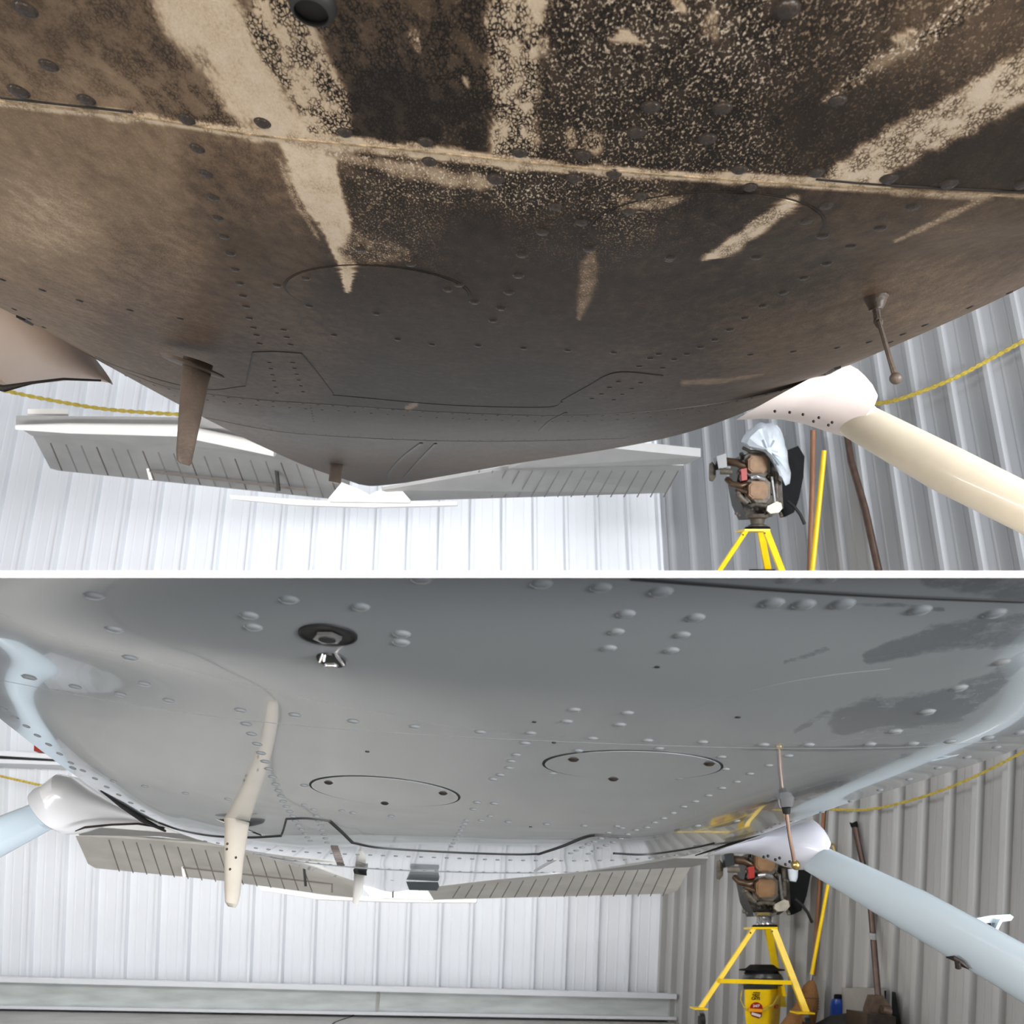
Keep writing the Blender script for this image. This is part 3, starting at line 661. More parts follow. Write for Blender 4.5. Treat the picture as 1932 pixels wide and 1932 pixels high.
RB = [(177, 1124), (215, 1187), (245, 1241), (272, 1290), (55, 1278, 1.15), (142, 1296), (227, 1310), (318, 1322), (470, 1161), (478, 1183), (545, 1131), (680, 1145), (758, 1196), (757, 1212), (453, 1340), (556, 1349), (666, 1361), (782, 1371), (906, 1381), (1001, 1383), (1117, 1393), (1221, 1397), (1325, 1400),
 (1021, 1101, 1.1), (1133, 1108, 1.1), (1247, 1116, 1.2), (1181, 1158), (1163, 1192, .9), (1149, 1223, .9), (1312, 1165), (1287, 1198, .9), (1267, 1227, .9), (1457, 1137, 1.2), (1516, 1140, 1.2), (1590, 1139, 1.25), (1735, 1151, 1.2), (1876, 1157, 1.2), (1083, 1339), (1069, 1361), (1183, 1345), (1169, 1367), (795, 1093), (1490, 1092),(1560, 1092),
 (1440, 1405), (1525, 1405), (1641, 1404), (1722, 1403), (1793, 1399), (1864, 1392), (1925, 1382), (1890, 1250, 1.1), (1810, 1298, 1.1), (1750, 1343, 1.1), (1689, 1380, 1.1), (990, 1402), (1243, 1412, .9), (1091, 1416, .9), (1042, 1459, .9), (1280, 1468, .9), (1361, 1428, .9), (1368, 1451, .9),
 (464, 1366), (474, 1385), (485, 1404), (492, 1421), (500, 1437), (507, 1451), (514, 1466), (520, 1480), (525, 1492), (530, 1502), (534, 1512), (540, 1522), (546, 1531), (552, 1540), (557, 1549), (563, 1557), (569, 1565), (575, 1573), (580, 1580), (585, 1587), (592, 1528), (597, 1540), (601, 1549), (605, 1558), (608, 1567), (611, 1575), (614, 1582), (617, 1590),
 (574, 1482), (974, 1424, .9), (964, 1436, .9), (960, 1449, .9), (944, 1462), (930, 1470), (900, 1514), (932, 1516), (893, 1527), (925, 1540, .9), (908, 1548, .9), (666, 1534), (738, 1540),
 (1487, 1426, .9), (1450, 1444, .8), (1415, 1460, .8), (1390, 1475, .8), (1362, 1487, .9), (1337, 1501, .9), (1312, 1512, .9), (1290, 1522, .9), (1270, 1534, .9), (1252, 1544, .9), (1235, 1552, .9), (1200, 1566, .9), (1184, 1574, .9), (1164, 1559, .9), (1148, 1571, .9),
 (1134, 1582), (1121, 1588), (1109, 1593), (1098, 1599), (1087, 1605), (1077, 1610), (1171, 1582), (1157, 1589), (1143, 1595), (1131, 1600), (1120, 1606), (1110, 1611),
 (137, 1449), (214, 1474), (273, 1484), (350, 1497), (430, 1508), (574, 1519, .9), (645, 1530, .9), (959, 1551), (1031, 1555), (1102, 1558), (1173, 1562), (1220, 1561), (1316, 1558), (1390, 1549)]
RB += [(x+7, y-8, .85) for x, y in seq([(0, 1345), (35, 1372), (65, 1397), (90, 1417), (118, 1441), (140, 1456), (165, 1472), (190, 1490), (225, 1513), (262, 1538)], 13)]
RB += [(880-3.6*k, 1548+6.2*k, .8) for k in range(9)]
RB += [(x, y+5, .9) for x, y in seq([(295, 1556), (340, 1572), (400, 1584), (500, 1597), (620, 1605), (850, 1614), (966, 1618), (1100, 1619), (1200, 1616), (1300, 1605), (1370, 1593)], 46)]
RB += [(x, y+1, 1.0) for x, y in seq([(470, 1608), (560, 1623), (700, 1637), (850, 1643), (966, 1645), (1100, 1643), (1200, 1632)], 34)]
RB += [(x, y-2, .8) for x, y in seq([(1440, 1572), (1500, 1550), (1560, 1531), (1640, 1500), (1700, 1478), (1790, 1443), (1880, 1412)], 9)]
rivets(lo, bvB, RB, rmB)
msB = rivet_mesh('screw_clean', .0040, .0016, M_iron)
inspection_cover(lo, bvB, 1194, 1443, 166, 27, .015, M_clean, smear_at, [(1082, 1431), (1338, 1439), (1157, 1468)], msB, M_gap, .8)
inspection_cover(lo, bvB, 726, 1492, 139, 25, .09, M_clean, smear_at, [(620, 1475), (836, 1495), (726, 1514)], msB, M_gap, .8)
ribbon(lo, bvB, 'skin_lap', [(x, y) for x, y in SB if -100 < x < 1990], 1.4, .12, M_cleanedge)
ribbon(lo, bvB, 'skin_lap', [(1190, 1091), (1350, 1103), (1500, 1114), (1700, 1125), (1932, 1134)], 2.2, .8, M_gap)
ribbon(lo, bvB, 'skin_lap', [(300, 1552), (340, 1566), (400, 1577), (470, 1580), (530, 1577)], 4, 1.5, M_gap)
ribbon(lo, bvB, 'doubler_edge', [(530, 1578), (535, 1565), (540, 1546)], 3, 1.2, M_gap)
ribbon(lo, bvB, 'doubler_edge', [(540, 1545), (580, 1544), (622, 1549)], 2, 1.2, M_gap)
ribbon(lo, bvB, 'doubler_edge', [(622, 1549), (645, 1570), (665, 1590)], 4, 1.5, M_gap)
ribbon(lo, bvB, 'skin_lap', [(665, 1590), (720, 1600), (850, 1608), (966, 1612), (1020, 1611)], 4, 1.5, M_gap)
ribbon(lo, bvB, 'doubler_edge', [(1015, 1612), (1060, 1597), (1112, 1577), (1150, 1577), (1190, 1579)], 4, 1.5, M_gap)
ribbon(lo, bvB, 'skin_lap', [(1158, 1610), (1220, 1612), (1300, 1601), (1350, 1590)], 4, 1.5, M_gap)
ribbon(lo, bvB, 'skin_lap', [(460, 1607), (560, 1625), (700, 1639), (850, 1645), (966, 1647), (1100, 1645), (1200, 1634)], 4, 1.5, M_cleanedge)
ribbon(lo, bvB, 'skin_lap', [(1010, 1643), (1030, 1631), (1048, 1621)], 8, 1.5, M_cleanedge)
for k in range(11):
    ribbon(lo, bvB, 'vent_louver', [(624+k*1.2, 1597+k*3.4), (638+k*1.2, 1598+k*3.4)], 3, 2, M_iron, n=4)
for x, y, s in [(1240, 1258, 5), (1008, 1362, 4), (1045, 1401, 4), (693, 1418, 4), (1392, 1353, 5), (740, 1661, 3), (1001, 1560, 3)]:
    h = hit(bvB, x, y)
    mb = MB(); disc(mb, h[0], h[1].to_track_quat('Z', 'Y'), [(s*(h[0]-EYE).length/F, -.0003), (s*(h[0]-EYE).length/F, .0004)], 12); mb.obj('drain_hole', M_gap, lo)
# scratches and thin seam line of old tape
ribbon(lo, bvB, 'tape_residue_line', [(1250, 1352), (1350, 1325), (1450, 1295), (1560, 1275), (1680, 1262)], .7, .12, M_cleanedge)
# fuel drain opening with pull ring
p, n = hit(bvB, 619, 1197); q = n.to_track_quat('Z', 'Y')
mb = MB(); disc(mb, p, q, [(.0150, -.001), (.0150, .0009), (.0138, .0010), (.0136, .0004), (.003, .0004)], 36); dh = mb.obj('drain_opening', M_seal, lo)
MB().chord([(598, 1246, 652, 1250, .458, .012), (596, 1235, 648, 1240, .46, .014), (612, 1212, 640, 1216, .463, .012)], 16).obj('drain_recess', M_seal, lo)
mb = MB(); disc(mb, p+n*.0012, q, [(.0074, 0), (.0074, .0015), (.0045, .0018), (.0040, .0008), (.0045, 0)], 6); mb.obj('drain_valve', M_chrome, dh)
mb = MB(); disc(mb, p+n*.002, q, [(.0044, .0), (.0044, .0013), (.001, .0013)], 14); mb.obj('valve_core', M_gap, dh)
mb = MB(); mb.pxtube([(618, 1204, .452), (614, 1222, .45), (603, 1250, .447)], [3.5, 3, 3], 8); mb.pxtube([(617, 1226, .449), (611, 1248, .448)], 2, 6)
mb.pxtube([(628, 1224, .449), (638, 1240, .447), (649, 1256, .446)], [3.5, 3.5, 2.5], 8)
mb.pxtube([(612, 1226, .45), (620, 1229, .448), (630, 1226, .448), (638, 1218, .449)], 2.2, 8); mb.obj('pull_wire', M_chrome, dh)
MB().ball(P(624, 1256, .447), 13*.447/F, sc=(1.1, .6, .5)).obj('drain_cap', M_chrome, dh)
# blade antenna
MB().chord([(394, 1538, 492, 1574, 1.17, .028), (398, 1542, 493, 1577, 1.165, .024)], 30).obj('antenna_gasket', M_seal, lo)
MB().chord([(404, 1544, 478, 1570, 1.125, .012), (412, 1549, 470, 1570, 1.125, .01)], 30).obj('antenna_base', M_white, lo)
MB().chord([(422, 1540, 470, 1552, 1.13, .014), (424, 1552, 469, 1560, 1.12, .013), (424, 1620, 459, 1626, 1.07, .011), (424, 1680, 453, 1686, 1.04, .009), (425, 1702, 448, 1706, 1.03, .008), (430, 1710, 444, 1713, 1.03, .004)], 24).obj('blade_antenna', M_cleanant, lo)
for x, y in [(429, 1592), (428, 1602), (434, 1640), (441, 1690), (445, 1618)]:
    MB().ball(P(x, y, 1.035), .0016, 8, 5).obj('paint_chip', M_iron, lo)
MB().chord([(664, 1634, 690, 1638, 2.3, .035), (666, 1640, 692, 1648, 2.28, .035), (668, 1648, 692, 1652, 2.26, .02)], 12).obj('antenna_gasket', M_seal, lo)
MB().chord([(668, 1644, 688, 1650, 2.3, .012), (666, 1680, 684, 1682, 2.2, .010), (665, 1703, 674, 1708, 2.15, .006)], 16).obj('blade_antenna', M_white, lo)
MB().prism([(766, 1663), (826, 1664), (828, 1672), (824, 1680), (772, 1679)], 2.7, .015).obj('beacon_light', mat('dark_beacon', (52, 58, 61), .5), lo)
MB().bar(741, 1677, 741, 1694, 2.5, 4.1, .01).obj('tie_down_pin', M_gap, lo)
# whip antenna with ball tip
w1 = MB(); w1.chord([(1462, 1500, 1503, 1498, .835, .012), (1463, 1505, 1503, 1504, .832, .012), (1474, 1508, 1496, 1508, .83, .008)], 20)
w1.obj('mast_gasket', M_seal, lo)
w1 = MB(); w1.chord([(1468, 1507, 1498, 1507, .83, .009), (1470, 1518, 1497, 1518, .83, .008), (1473, 1524, 1495, 1524, .83, .007)], 20)
wo = w1.obj('mast_base', M_chrome, lo)
MB().pxtube([(1483, 1522, .83), (1484, 1534, .83)], [9, 7], 10).obj('boot', M_seal, wo)
MB().pxtube([(1484, 1532, .83), (1490, 1580, .82), (1499, 1626, .81)], [3.5, 3.5, 4], 8).obj('whip_rod', M_copper, wo)
MB().ball(P(1501, 1632, .81), 9*.81/F).obj('ball_tip', M_brass, wo)
# right gear
MB().chord([(1328, 1616, 1470, 1562, 1.80, .07), (1380, 1609, 1500, 1548, 1.78, .08), (1420, 1611, 1527, 1546, 1.76, .08), (1452, 1622, 1540, 1556, 1.73, .075), (1480, 1634, 1550, 1566, 1.71, .068), (1506, 1641, 1558, 1578, 1.69, .058), (1522, 1641, 1562, 1588, 1.68, .052), (1526, 1636, 1560, 1592, 1.68, .048)], 32).obj('landing_gear_fairing', M_fair_clean, lo)
gl = MB().chord([(1500, 1612, 1540, 1570, 1.70, .03), (1520, 1642, 1556, 1598, 1.66, .036), (1700, 1752, 1745, 1682, 1.50, .040), (1900, 1872, 1948, 1790, 1.34, .040), (2060, 1975, 2110, 1885, 1.25, .040), (2500, 2270, 2560, 2165, 1.06, .040)], 30).obj('landing_gear_leg', M_leg_clean, lo)
stp = MB().prism([(1806, 1744), (1838, 1733), (1870, 1727), (1906, 1725), (1913, 1730), (1908, 1737), (1880, 1741), (1855, 1742), (1815, 1748)], 1.42, .05).obj('boarding_step', M_leg_clean, gl)
MB().bar(1848, 1735, 1833, 1766, 6, 1.42, .02).obj('step_bracket', M_leg_clean, gl)
MB().bar(1890, 1735, 1866, 1782, 6, 1.41, .02).obj('step_bracket', M_leg_clean, gl)
MB().prism([(1847, 1738), (1870, 1736), (1868, 1770), (1862, 1780), (1834, 1762)], 1.45, .06).obj('step_web', M_black, gl)
MB().pxtube([(1785, 1806, 1.40), (1800, 1808, 1.39), (1815, 1818, 1.385), (1828, 1828, 1.38)], [1, 5, 6, 1.5]).obj('brake_line_clamp', M_iron, gl)
MB().pxtube([(1806, 1815, 1.375), (1808, 1826, 1.375)], [5, 6]).obj('clamp_bolt', M_iron, gl)
for x, y in [(1449, 1615), (1471, 1619), (1463, 1622), (1482, 1631), (1441, 1617), (1490, 1626)]:
    MB().ball(P(x, y, 1.64), .0030, 8, 5).obj('fairing_screw', M_gap, lo)
gk = MB(); gk.pxtube([(1312, 1614, 1.46), (1350, 1602, 1.44), (1400, 1585, 1.40), (1440, 1571, 1.34), (1482, 1558, 1.26)], [1, 2, 2.8, 2.8, 1]); gk.obj('fairing_gasket', M_seal, lo)
# left gear
MB().chord([(310, 1562, 300, 1556, 1.75, .02), (255, 1556, 240, 1524, 1.74, .05), (210, 1554, 190, 1495, 1.72, .08), (180, 1560, 150, 1468, 1.70, .09), (160, 1568, 120, 1462, 1.68, .085), (140, 1574, 92, 1480, 1.66, .07), (122, 1574, 75, 1488, 1.64, .062), (104, 1566, 66, 1498, 1.62, .055), (98, 1556, 70, 1504, 1.62, .05)], 32).obj('landing_gear_fairing', M_fair_left, lo)
MB().chord([(120, 1560, 95, 1510, 1.66, .03), (90, 1566, 66, 1516, 1.6, .036), (-40, 1638, -75, 1570, 1.48, .04), (-160, 1700, -200, 1626, 1.4, .04)], 28).obj('landing_gear_leg', M_leg_clean, lo)
lt = MB(); lt.pxtube([(142, 1568, 1.6), (160, 1561, 1.6), (210, 1556, 1.62), (260, 1554, 1.66), (310, 1562, 1.7)], [1, 2.2, 2, 2, 2]); lt.obj('fairing_lip', M_iron, lo)
gk = MB(); gk.pxtube([(190, 1492, 1.12), (230, 1521, 1.22), (270, 1547, 1.34), (312, 1568, 1.42)], [1, 4, 5, 2]); gk.obj('fairing_gasket', M_seal, lo)
# tail surfaces
st = plane_slab([(140, 1568, 4.9), (150, 1576, 5.0), (300, 1578, 5.0), (560, 1612, 5.0), (560, 1590, 4.8), (180, 1560, 4.8)], 'stabilizer', M_tail, lo, .05)
el = plane_slab([(142, 1576, 5.0), (166, 1630, 5.45), (180, 1638, 5.5), (455, 1665, 5.5), (625, 1690, 5.5), (670, 1694, 5.5), (672, 1640, 5.1), (460, 1602, 5.0), (300, 1586, 5.0)], 'elevator', M_tail2, lo, .02)
for k in range(17):
    x0 = 205+k*26; y0 = 1584+(x0-205)*.095+k*k*.05; x1 = x0+20; y1 = 1640+(x1-185)*.107
    if x1 < 600: MB().bar(x0, y0, x1, y1, 1.5, 4.98, .004, 5.42).obj('stiffener', M_tailline, el, smooth=False)
MB().bar(345, 1637, 627, 1668, 2.5, 5.25, .01).obj('trim_tab_hinge', M_tailline, el)
MB().bar(626, 1667, 626, 1684, 2.5, 5.25, .01).obj('trim_tab_edge', M_tailline, el)
MB().prism([(342, 1635), (346, 1635), (350, 1654), (345, 1654)], 5.3, .01).obj('trim_tab_gap', M_white, el)
MB().bar(573, 1637, 576, 1672, 4, 5.0, .02).obj('control_horn', M_gap, el)
er = plane_slab([(780, 1690, 5.2), (810, 1698, 5.5), (1265, 1686, 5.5), (1278, 1680, 5.45), (1304, 1634, 5.1), (1100, 1640, 5.0), (800, 1672, 5.0)], 'elevator', M_tail2, lo, .02)
plane_slab([(1100, 1646, 4.8), (1304, 1636, 5.0), (1330, 1630, 4.95), (1336, 1620, 4.8), (1200, 1618, 4.6)], 'stabilizer', M_tail, lo, .04)
for k in range(18):
    x0 = 868+k*24; x1 = x0-14; y0 = 1672-k*2.2; MB().bar(x0, y0, x1-k*.7, 1694-k*.2, 1.5, 5.0, .004, 5.40).obj('stiffener', M_tailline, er, smooth=False)
MB().prism([(685, 1672), (740, 1684), (800, 1668), (818, 1698), (700, 1694)], 5.1, .08).obj('tail_cone_fairing', M_white, lo, smooth=False)
MB().prism([(488, 1671), (620, 1690), (900, 1696), (898, 1703), (750, 1702), (600, 1697), (494, 1680)], 5.7, .1).obj('rudder_tip_bar', M_white, lo, smooth=False)

# ------------------------------------------------------------------ corner workstation, built for each bay
def corner_gear(dx, dy, lower):
    X = lambda x: x+dx
    Y = lambda y: y+dy
    YM = 1e9 if lower else 1077.2
    bay = 'lower' if lower else 'upper'
    def part(mb, *a, **k): return mb.obj(*a, **k)
    E = lambda pts: [(X(p[0]), Y(p[1]))+tuple(p[2:]) for p in pts]
    D = 6.0; DZ[0] = fdir if lower else Vector((0, 1, 0))
    # engine
    en = thing('aircraft_engine', P(X(1443), Y(1745), D), 'oily aircraft engine partly hidden by the white gear fairing, lower bay' if lower else 'blurred oily aircraft engine under a plastic sheet, upper bay', 'engine')
    MB().prism(E([(1412, 1610), (1470, 1598), (1488, 1640), (1492, 1710), (1470, 1726), (1425, 1728), (1412, 1700), (1404, 1660)]), D+.02, .25).obj('crankcase', M_alud, en)
    for cx, cy in ((1443, 1627), (1444, 1676)):
        cyl = MB().chord([(X(cx-26), Y(cy), X(cx+26), Y(cy), D+.1, .1), (X(cx-26), Y(cy+.1), X(cx+26), Y(cy+.1), D, .1)], 20)
        mb = MB()
        for k in range(6):
            s = 25-k*.3; z = D-.005-.022*k
            poly = E([(cx-s, cy-s*.6), (cx-s*.6, cy-s), (cx+s*.6, cy-s), (cx+s, cy-s*.6), (cx+s, cy+s*.6), (cx+s*.6, cy+s), (cx-s*.6, cy+s), (cx-s, cy+s*.6)])
            mb.prism(poly, z, .01)
        cy_ = mb.obj('cylinder', M_alu, en, smooth=False)
        s = 19; mb = MB()
        for s, z in ((19, D-.14), (17, D-.165), (14, D-.172)):
            mb.prism(E([(cx-s, cy-s*.55), (cx-s*.6, cy-s*.9), (cx+s*.6, cy-s*.9), (cx+s, cy-s*.55), (cx+s, cy+s*.55), (cx+s*.6, cy+s*.9), (cx-s*.6, cy+s*.9), (cx-s, cy+s*.55)]), z, .03)
        mb.obj('rocker_cover', M_tan, cy_, smooth=False)
    for pts, r, m in [
        ([(1384, 1622, D-.05), (1405, 1624, D-.1), (1420, 1632, D-.1)], 8, M_brownpipe), ([(1386, 1655, D-.05), (1395, 1664, D-.1), (1412, 1668, D-.12), (1424, 1664, D-.1)], 6, M_brownpipe),
        ([(1372, 1640, D-.1), (1396, 1641, D-.12)], 6, M_alu), ([(1404, 1680, D-.1), (1412, 1690, D-.1), (1424, 1700, D-.1)], 6, M_alu),
        ([(1405, 1674, D-.12), (1424, 1680, D-.14)], 4, M_brownpipe), ([(1478, 1640, D-.1), (1480, 1690, D-.1)], 4, M_alu), ([(1470, 1650, D-.12), (1476, 1700, D-.1)], 3, M_chrome), ([(1432, 1652, D-.16), (1442, 1650, D-.18), (1456, 1655, D-.16)], 4.5, M_chrome),
        ([(1420, 1708, D-.1), (1440, 1702, D-.16), (1466, 1706, D-.1)], 3.5, M_alu), ([(1416, 1596, D-.1), (1430, 1603, D-.14), (1462, 1604, D-.1)], 3.5, M_alu)]:
        MB().pxtube(E(pts), r, 10).obj('pipe', m, en)
    MB().prism(E([(1366, 1612), (1384, 1606), (1386, 1632), (1370, 1636)]), D-.1, .1).obj('magneto', M_charcoal, en)
    MB().chord([(X(1352), Y(1626), X(1352), Y(1658), D-.02, .01), (X(1358), Y(1622), X(1358), Y(1660), D-.02, .02), (X(1364), Y(1630), X(1364), Y(1652), D-.02, .01)], 14).obj('pulley', M_alu, en)
    MB().prism(E([(1412, 1636), (1423, 1634), (1424, 1656), (1414, 1658)]), D-.16, .05).obj('ignition_block', M_red, en)
    MB().prism(E([(1462, 1706), (1480, 1697), (1488, 1700), (1490, 1710), (1484, 1718), (1468, 1720), (1461, 1714)]), D-.14, .03).obj('accessory_cover', mat('pale_cover_'+bay, (172, 166, 152), .45, .2, .2, 20), en)
    MB().turn(X(1443), [(Y(1722), 22), (Y(1728), 20), (Y(1731), 14), (Y(1740), 12), (Y(1742), 17), (Y(1745), 18)], D, 20).obj('mounting_flange', M_chrome if lower else M_alu, en)
    random.seed(11)
    mb = MB()
    for k in range(60):
        x = random.uniform(1400, 1488); y = random.uniform(1604, 1724)
        if abs(x-1444) < 24 and (abs(y-1627) < 22 or abs(y-1676) < 22): continue
        mb.ball(P(X(x), Y(y), D-.02-random.random()*.1), random.uniform(2, 4.5)*D/F, 8, 4)
    mb.obj('bolts_and_fittings', M_alu, en)['kind'] = 'stuff'
    for k in range(16):
        x = random.uniform(1400, 1480); y = random.uniform(1606, 1716); z = D-.05-random.random()*.08
        a = random.uniform(0, 6.28); L = random.uniform(10, 24)
        MB().pxtube(E([(x, y, z), (x+L*.5*math.cos(a), y+L*.5*math.sin(a)+3, z-.02), (x+L*math.cos(a+.5), min(1722, y+L*math.sin(a+.5)), z+.01)]), random.uniform(1.2, 2.6), 7).obj('cable', random.choice([M_iron, M_alud, M_blackrub, M_alu]), en)
    MB().prism(E([(1490, 1650), (1500, 1600), (1520, 1592), (1532, 1612), (1530, 1650), (1522, 1690), (1512, 1718), (1496, 1726), (1488, 1700)]), D+.1, .12).obj('rear_baffle', M_black, en)
    MB().pxtube(E([(1500, 1696, D), (1512, 1706, D-.02), (1524, 1722, D-.03), (1532, 1740, D-.03)]), 3, 8).obj('hose', M_blackrub, en)
    if not lower:
        # clear plastic sheet over the top of the engine
        pts = [(1398, 832), (1412, 812), (1430, 800), (1452, 798), (1468, 806), (1478, 830), (1486, 860), (1492, 900), (1486, 916), (1476, 905), (1462, 880), (1440, 852), (1415, 846)]
        mb = MB(); random.seed(5); rings = []
        for s, z in ((1, D-.10), (1.0, D-.14), (.8, D-.22), (.45, D-.26), (.12, D-.27)):
            cx, cy = 1452, 850
            rings.append([P(cx+(x-cx)*s+random.uniform(-2, 2), cy+(y-cy)*s+random.uniform(-2, 2), z+random.uniform(-.02, .02)) for x, y in cr(pts+[pts[0]], 33)[:-1]])
        mb.loops(rings); bg_ = mb.obj('plastic_sheet', M_bag)
        tag(bg_, 'crumpled cloudy clear plastic sheet draped over the upper bay engine', 'plastic sheet')
    else:
        bg_ = MB().chord([(1486, 1640, 1506, 1640, D-.1, .03), (1488, 1655, 1505, 1656, D-.1, .03), (1490, 1662, 1502, 1664, D-.1, .02)], 10).obj('plastic_sheet', M_bag)
        tag(bg_, 'scrap of clear plastic hanging beside the lower bay engine under the gear fairing', 'plastic sheet')
    # stand
    sd = thing('engine_stand', P(X(1443), min(Y(1905), YM), D), 'yellow engine stand on casters straddling a yellow bucket, lower bay' if lower else 'yellow engine stand with only its blurred upper legs showing, upper bay', 'engine stand')
    MB().turn(X(1443), [(Y(1745), 22), (Y(1748), 24), (Y(1749), 24)], D, 24).obj('swivel_plate', M_black, sd)
    MB().prism(E([(1419, 1749), (1467, 1749), (1467, 1753), (1419, 1753)]), D-.12, .24).obj('top_plate', M_yellow, sd, smooth=False)
    def leg(x0, y0, x1, y1, wd, d0, d1):
        x0, y0, x1, y1 = X(x0), Y(y0), X(x1), Y(y1)
        if y1 > YM: t = (YM-y0)/(y1-y0); x1 = x0+(x1-x0)*t; d1 = d0+(d1-d0)*t; y1 = YM
        mb = MB().prism([(x0-wd/2, y0), (x0+wd/2, y0), (x1+wd/2, y1), (x1-wd/2, y1)], [d0, d0, d1, d1], .035)
        return mb.obj('leg', M_yellow, sd, smooth=False)
    l1 = leg(1422, 1753, 1323, 1902, 9.5, D-.1, D-.35)
    l2 = leg(1461, 1753, 1522, 1909, 12, D-.12, D-.35)
    l3 = leg(1450, 1753, 1478, 1900, 12, D+.05, D+.35)
    for l, pts in ((l1, [(1416, 1760), (1410, 1769)]), (l2, [(1457, 1757), (1461, 1764), (1466, 1770)])):
        for x, y in pts: MB().ball(P(X(x), Y(y), D-.125 if l is l2 else D-.115), 1.6*D/F, 8, 4).obj('bolt', M_iron, l)
    if lower:
        MB().prism([(1360, 1847), (1494, 1850), (1494, 1858), (1358, 1855)], D-.30, .03).obj('cross_bar', M_yellow, sd, smooth=False)
        MB().prism([(1470, 1850), (1478, 1852), (1484, 1880), (1478, 1880)], D-.1, .4).obj('side_bar', M_yellow, sd, smooth=False)
        for cx, cy, wd in ((1323, 1903, 13), (1521, 1911, 17)):
            MB().prism([(cx-wd, cy-1), (cx+wd, cy), (cx+wd, cy+3), (cx-wd, cy+2)], D-.43, .17).obj('foot_plate', M_yellow, sd, smooth=False)
            fk = MB().prism([(cx-5, cy+3), (cx+5, cy+3), (cx+5, cy+14), (cx-1, cy+22)], D-.38, .05).obj('caster_fork', M_chrome, sd)
            q = P(cx+1, cy+24, D-.36); R = 15*D/F
            mb = MB(); mb.loops([[q+RT*z+DZ[0]*R*math.cos(a)*k_+UP*R*math.sin(a)*k_ for a in [2*math.pi*i/20 for i in range(20)]] for z, k_ in ((-.018, .8), (-.014, 1), (.014, 1), (.018, .8))]); mb.obj('caster_wheel', M_blackrub, fk)
    # tools against the side wall
    def cut(pts):
        out = []
        for i, p in enumerate(pts):
            if p[1] <= YM: out.append(p)
            else:
                q = out[-1]; t = (YM-q[1])/(p[1]-q[1]); out.append(tuple(a+(b-a)*t for a, b in zip(q, p))); break
        return out
    if lower:
        pole = MB().pxtube([(1557, 1500, 6.12), (1550, 1600, 6.15), (1535, 1840, 6.15)], [4, 4, 4], 10).obj('wooden_pole', M_wood)
        tag(pole, 'reddish brown wooden pole leaning in the corner behind the yellow broom handle', 'pole')
        br = thing('broom', P(1530, 1900, 5.9), 'corn broom with a yellow handle leaning in the corner of the lower bay', 'broom')
        MB().pxtube([(1563, 1664, 6.02), (1531, 1840, 5.9)], [3.2, 3.4], 10).obj('handle', M_yellow, br)
        MB().pxtube([(1532, 1838, 5.9), (1530, 1850, 5.89)], [4, 4], 10).obj('ferrule', M_chrome, br)
        hd = MB().chord([(1526, 1850, 1536, 1850, 5.88, .02), (1516, 1860, 1540, 1860, 5.87, .05), (1508, 1880, 1544, 1880, 5.85, .06), (1497, 1900, 1543, 1905, 5.83, .065), (1478, 1925, 1536, 1940, 5.81, .07), (1460, 1950, 1526, 1965, 5.79, .075)], 22).obj('broom_head', M_straw, br)
        for k in range(5):
            MB().chord([(1506-k*2.7, 1881+5*k, 1545, 1883+5*k, 5.85, .068), (1506-k*2.7, 1882.5+5*k, 1545, 1884.5+5*k, 5.85, .068)], 22).obj('stitching', M_rust, hd)
        jk = thing('trolley_jack', P(1658, 1920, 5.3), 'rusty floor jack with a long upright brown handle beside the grey board', 'jack')
        MB().pxtube([(1611, 1556, 5.88), (1640, 1680, 5.72), (1657, 1880, 5.36)], [5.5, 5.5, 6], 12).obj('handle', M_jack, jk)
        MB().pxtube([(1610, 1551, 5.88), (1612, 1560, 5.88)], [7, 6.5], 12).obj('handle_cap', M_black, jk)
        MB().pxtube([(1646.5, 1760, 5.54), (1647.5, 1772, 5.53)], [6.6, 6.6], 12).obj('handle_sticker', M_chrome, jk)
        MB().prism([(1650, 1878), (1666, 1878), (1682, 1900), (1680, 1922), (1640, 1922), (1642, 1902)], 5.3, .12).obj('handle_yoke', M_rust, jk)
        MB().prism([(1636, 1912), (1690, 1918), (1690, 1968), (1636, 1968)], 5.12, .36).obj('jack_frame', M_iron, jk)
        MB().pxtube([(1664, 1904, 5.28), (1680, 1908, 5.28)], [7, 7], 14).obj('pump_wheel', M_rust, jk)
        cb = MB().prism([(1591, 1864), (1668, 1864), (1673, 1948), (1593, 1942)], [5.86, 5.50, 5.46, 5.82], .03).obj('board', M_card, smooth=False)
        tag(cb, 'square grey board leaning on the wall behind the floor jack', 'board')
        bb = thing('spray_bottle', P(1579, 1925, 5.9), 'blue plastic bottle with a dark cap left of the grey board', 'bottle')
        MB().turn(1579, [(1945, 13), (1900, 13), (1888, 11), (1884, 8)], 5.9, 20).obj('bottle_body', M_bluep, bb)
        MB().turn(1581, [(1885, 7.5), (1878, 7.5), (1876, 6)], 5.9, 16).obj('cap', M_black, bb)
        rg = MB(); random.seed(3)
        rg.chord([(1540, 1930, 1546, 1950, 5.75, .04), (1570, 1915, 1570, 1953, 5.65, .08), (1600, 1911, 1600, 1956, 5.6, .10), (1635, 1916, 1635, 1958, 5.52, .08), (1660, 1926, 1660, 1958, 5.5, .04)], 16)
        tag(rg.obj('black_rag', M_cloth), 'crumpled black cloth on the floor in front of the blue bottle', 'cloth')
        bt = MB().prism([(1664, 1868), (1690, 1872), (1704, 1958), (1668, 1952)], [5.6, 5.5, 5.45, 5.55], .03).obj('black_case', M_charcoal, smooth=False)
        tag(bt, 'dark flat case standing on the floor right of the grey board', 'case')
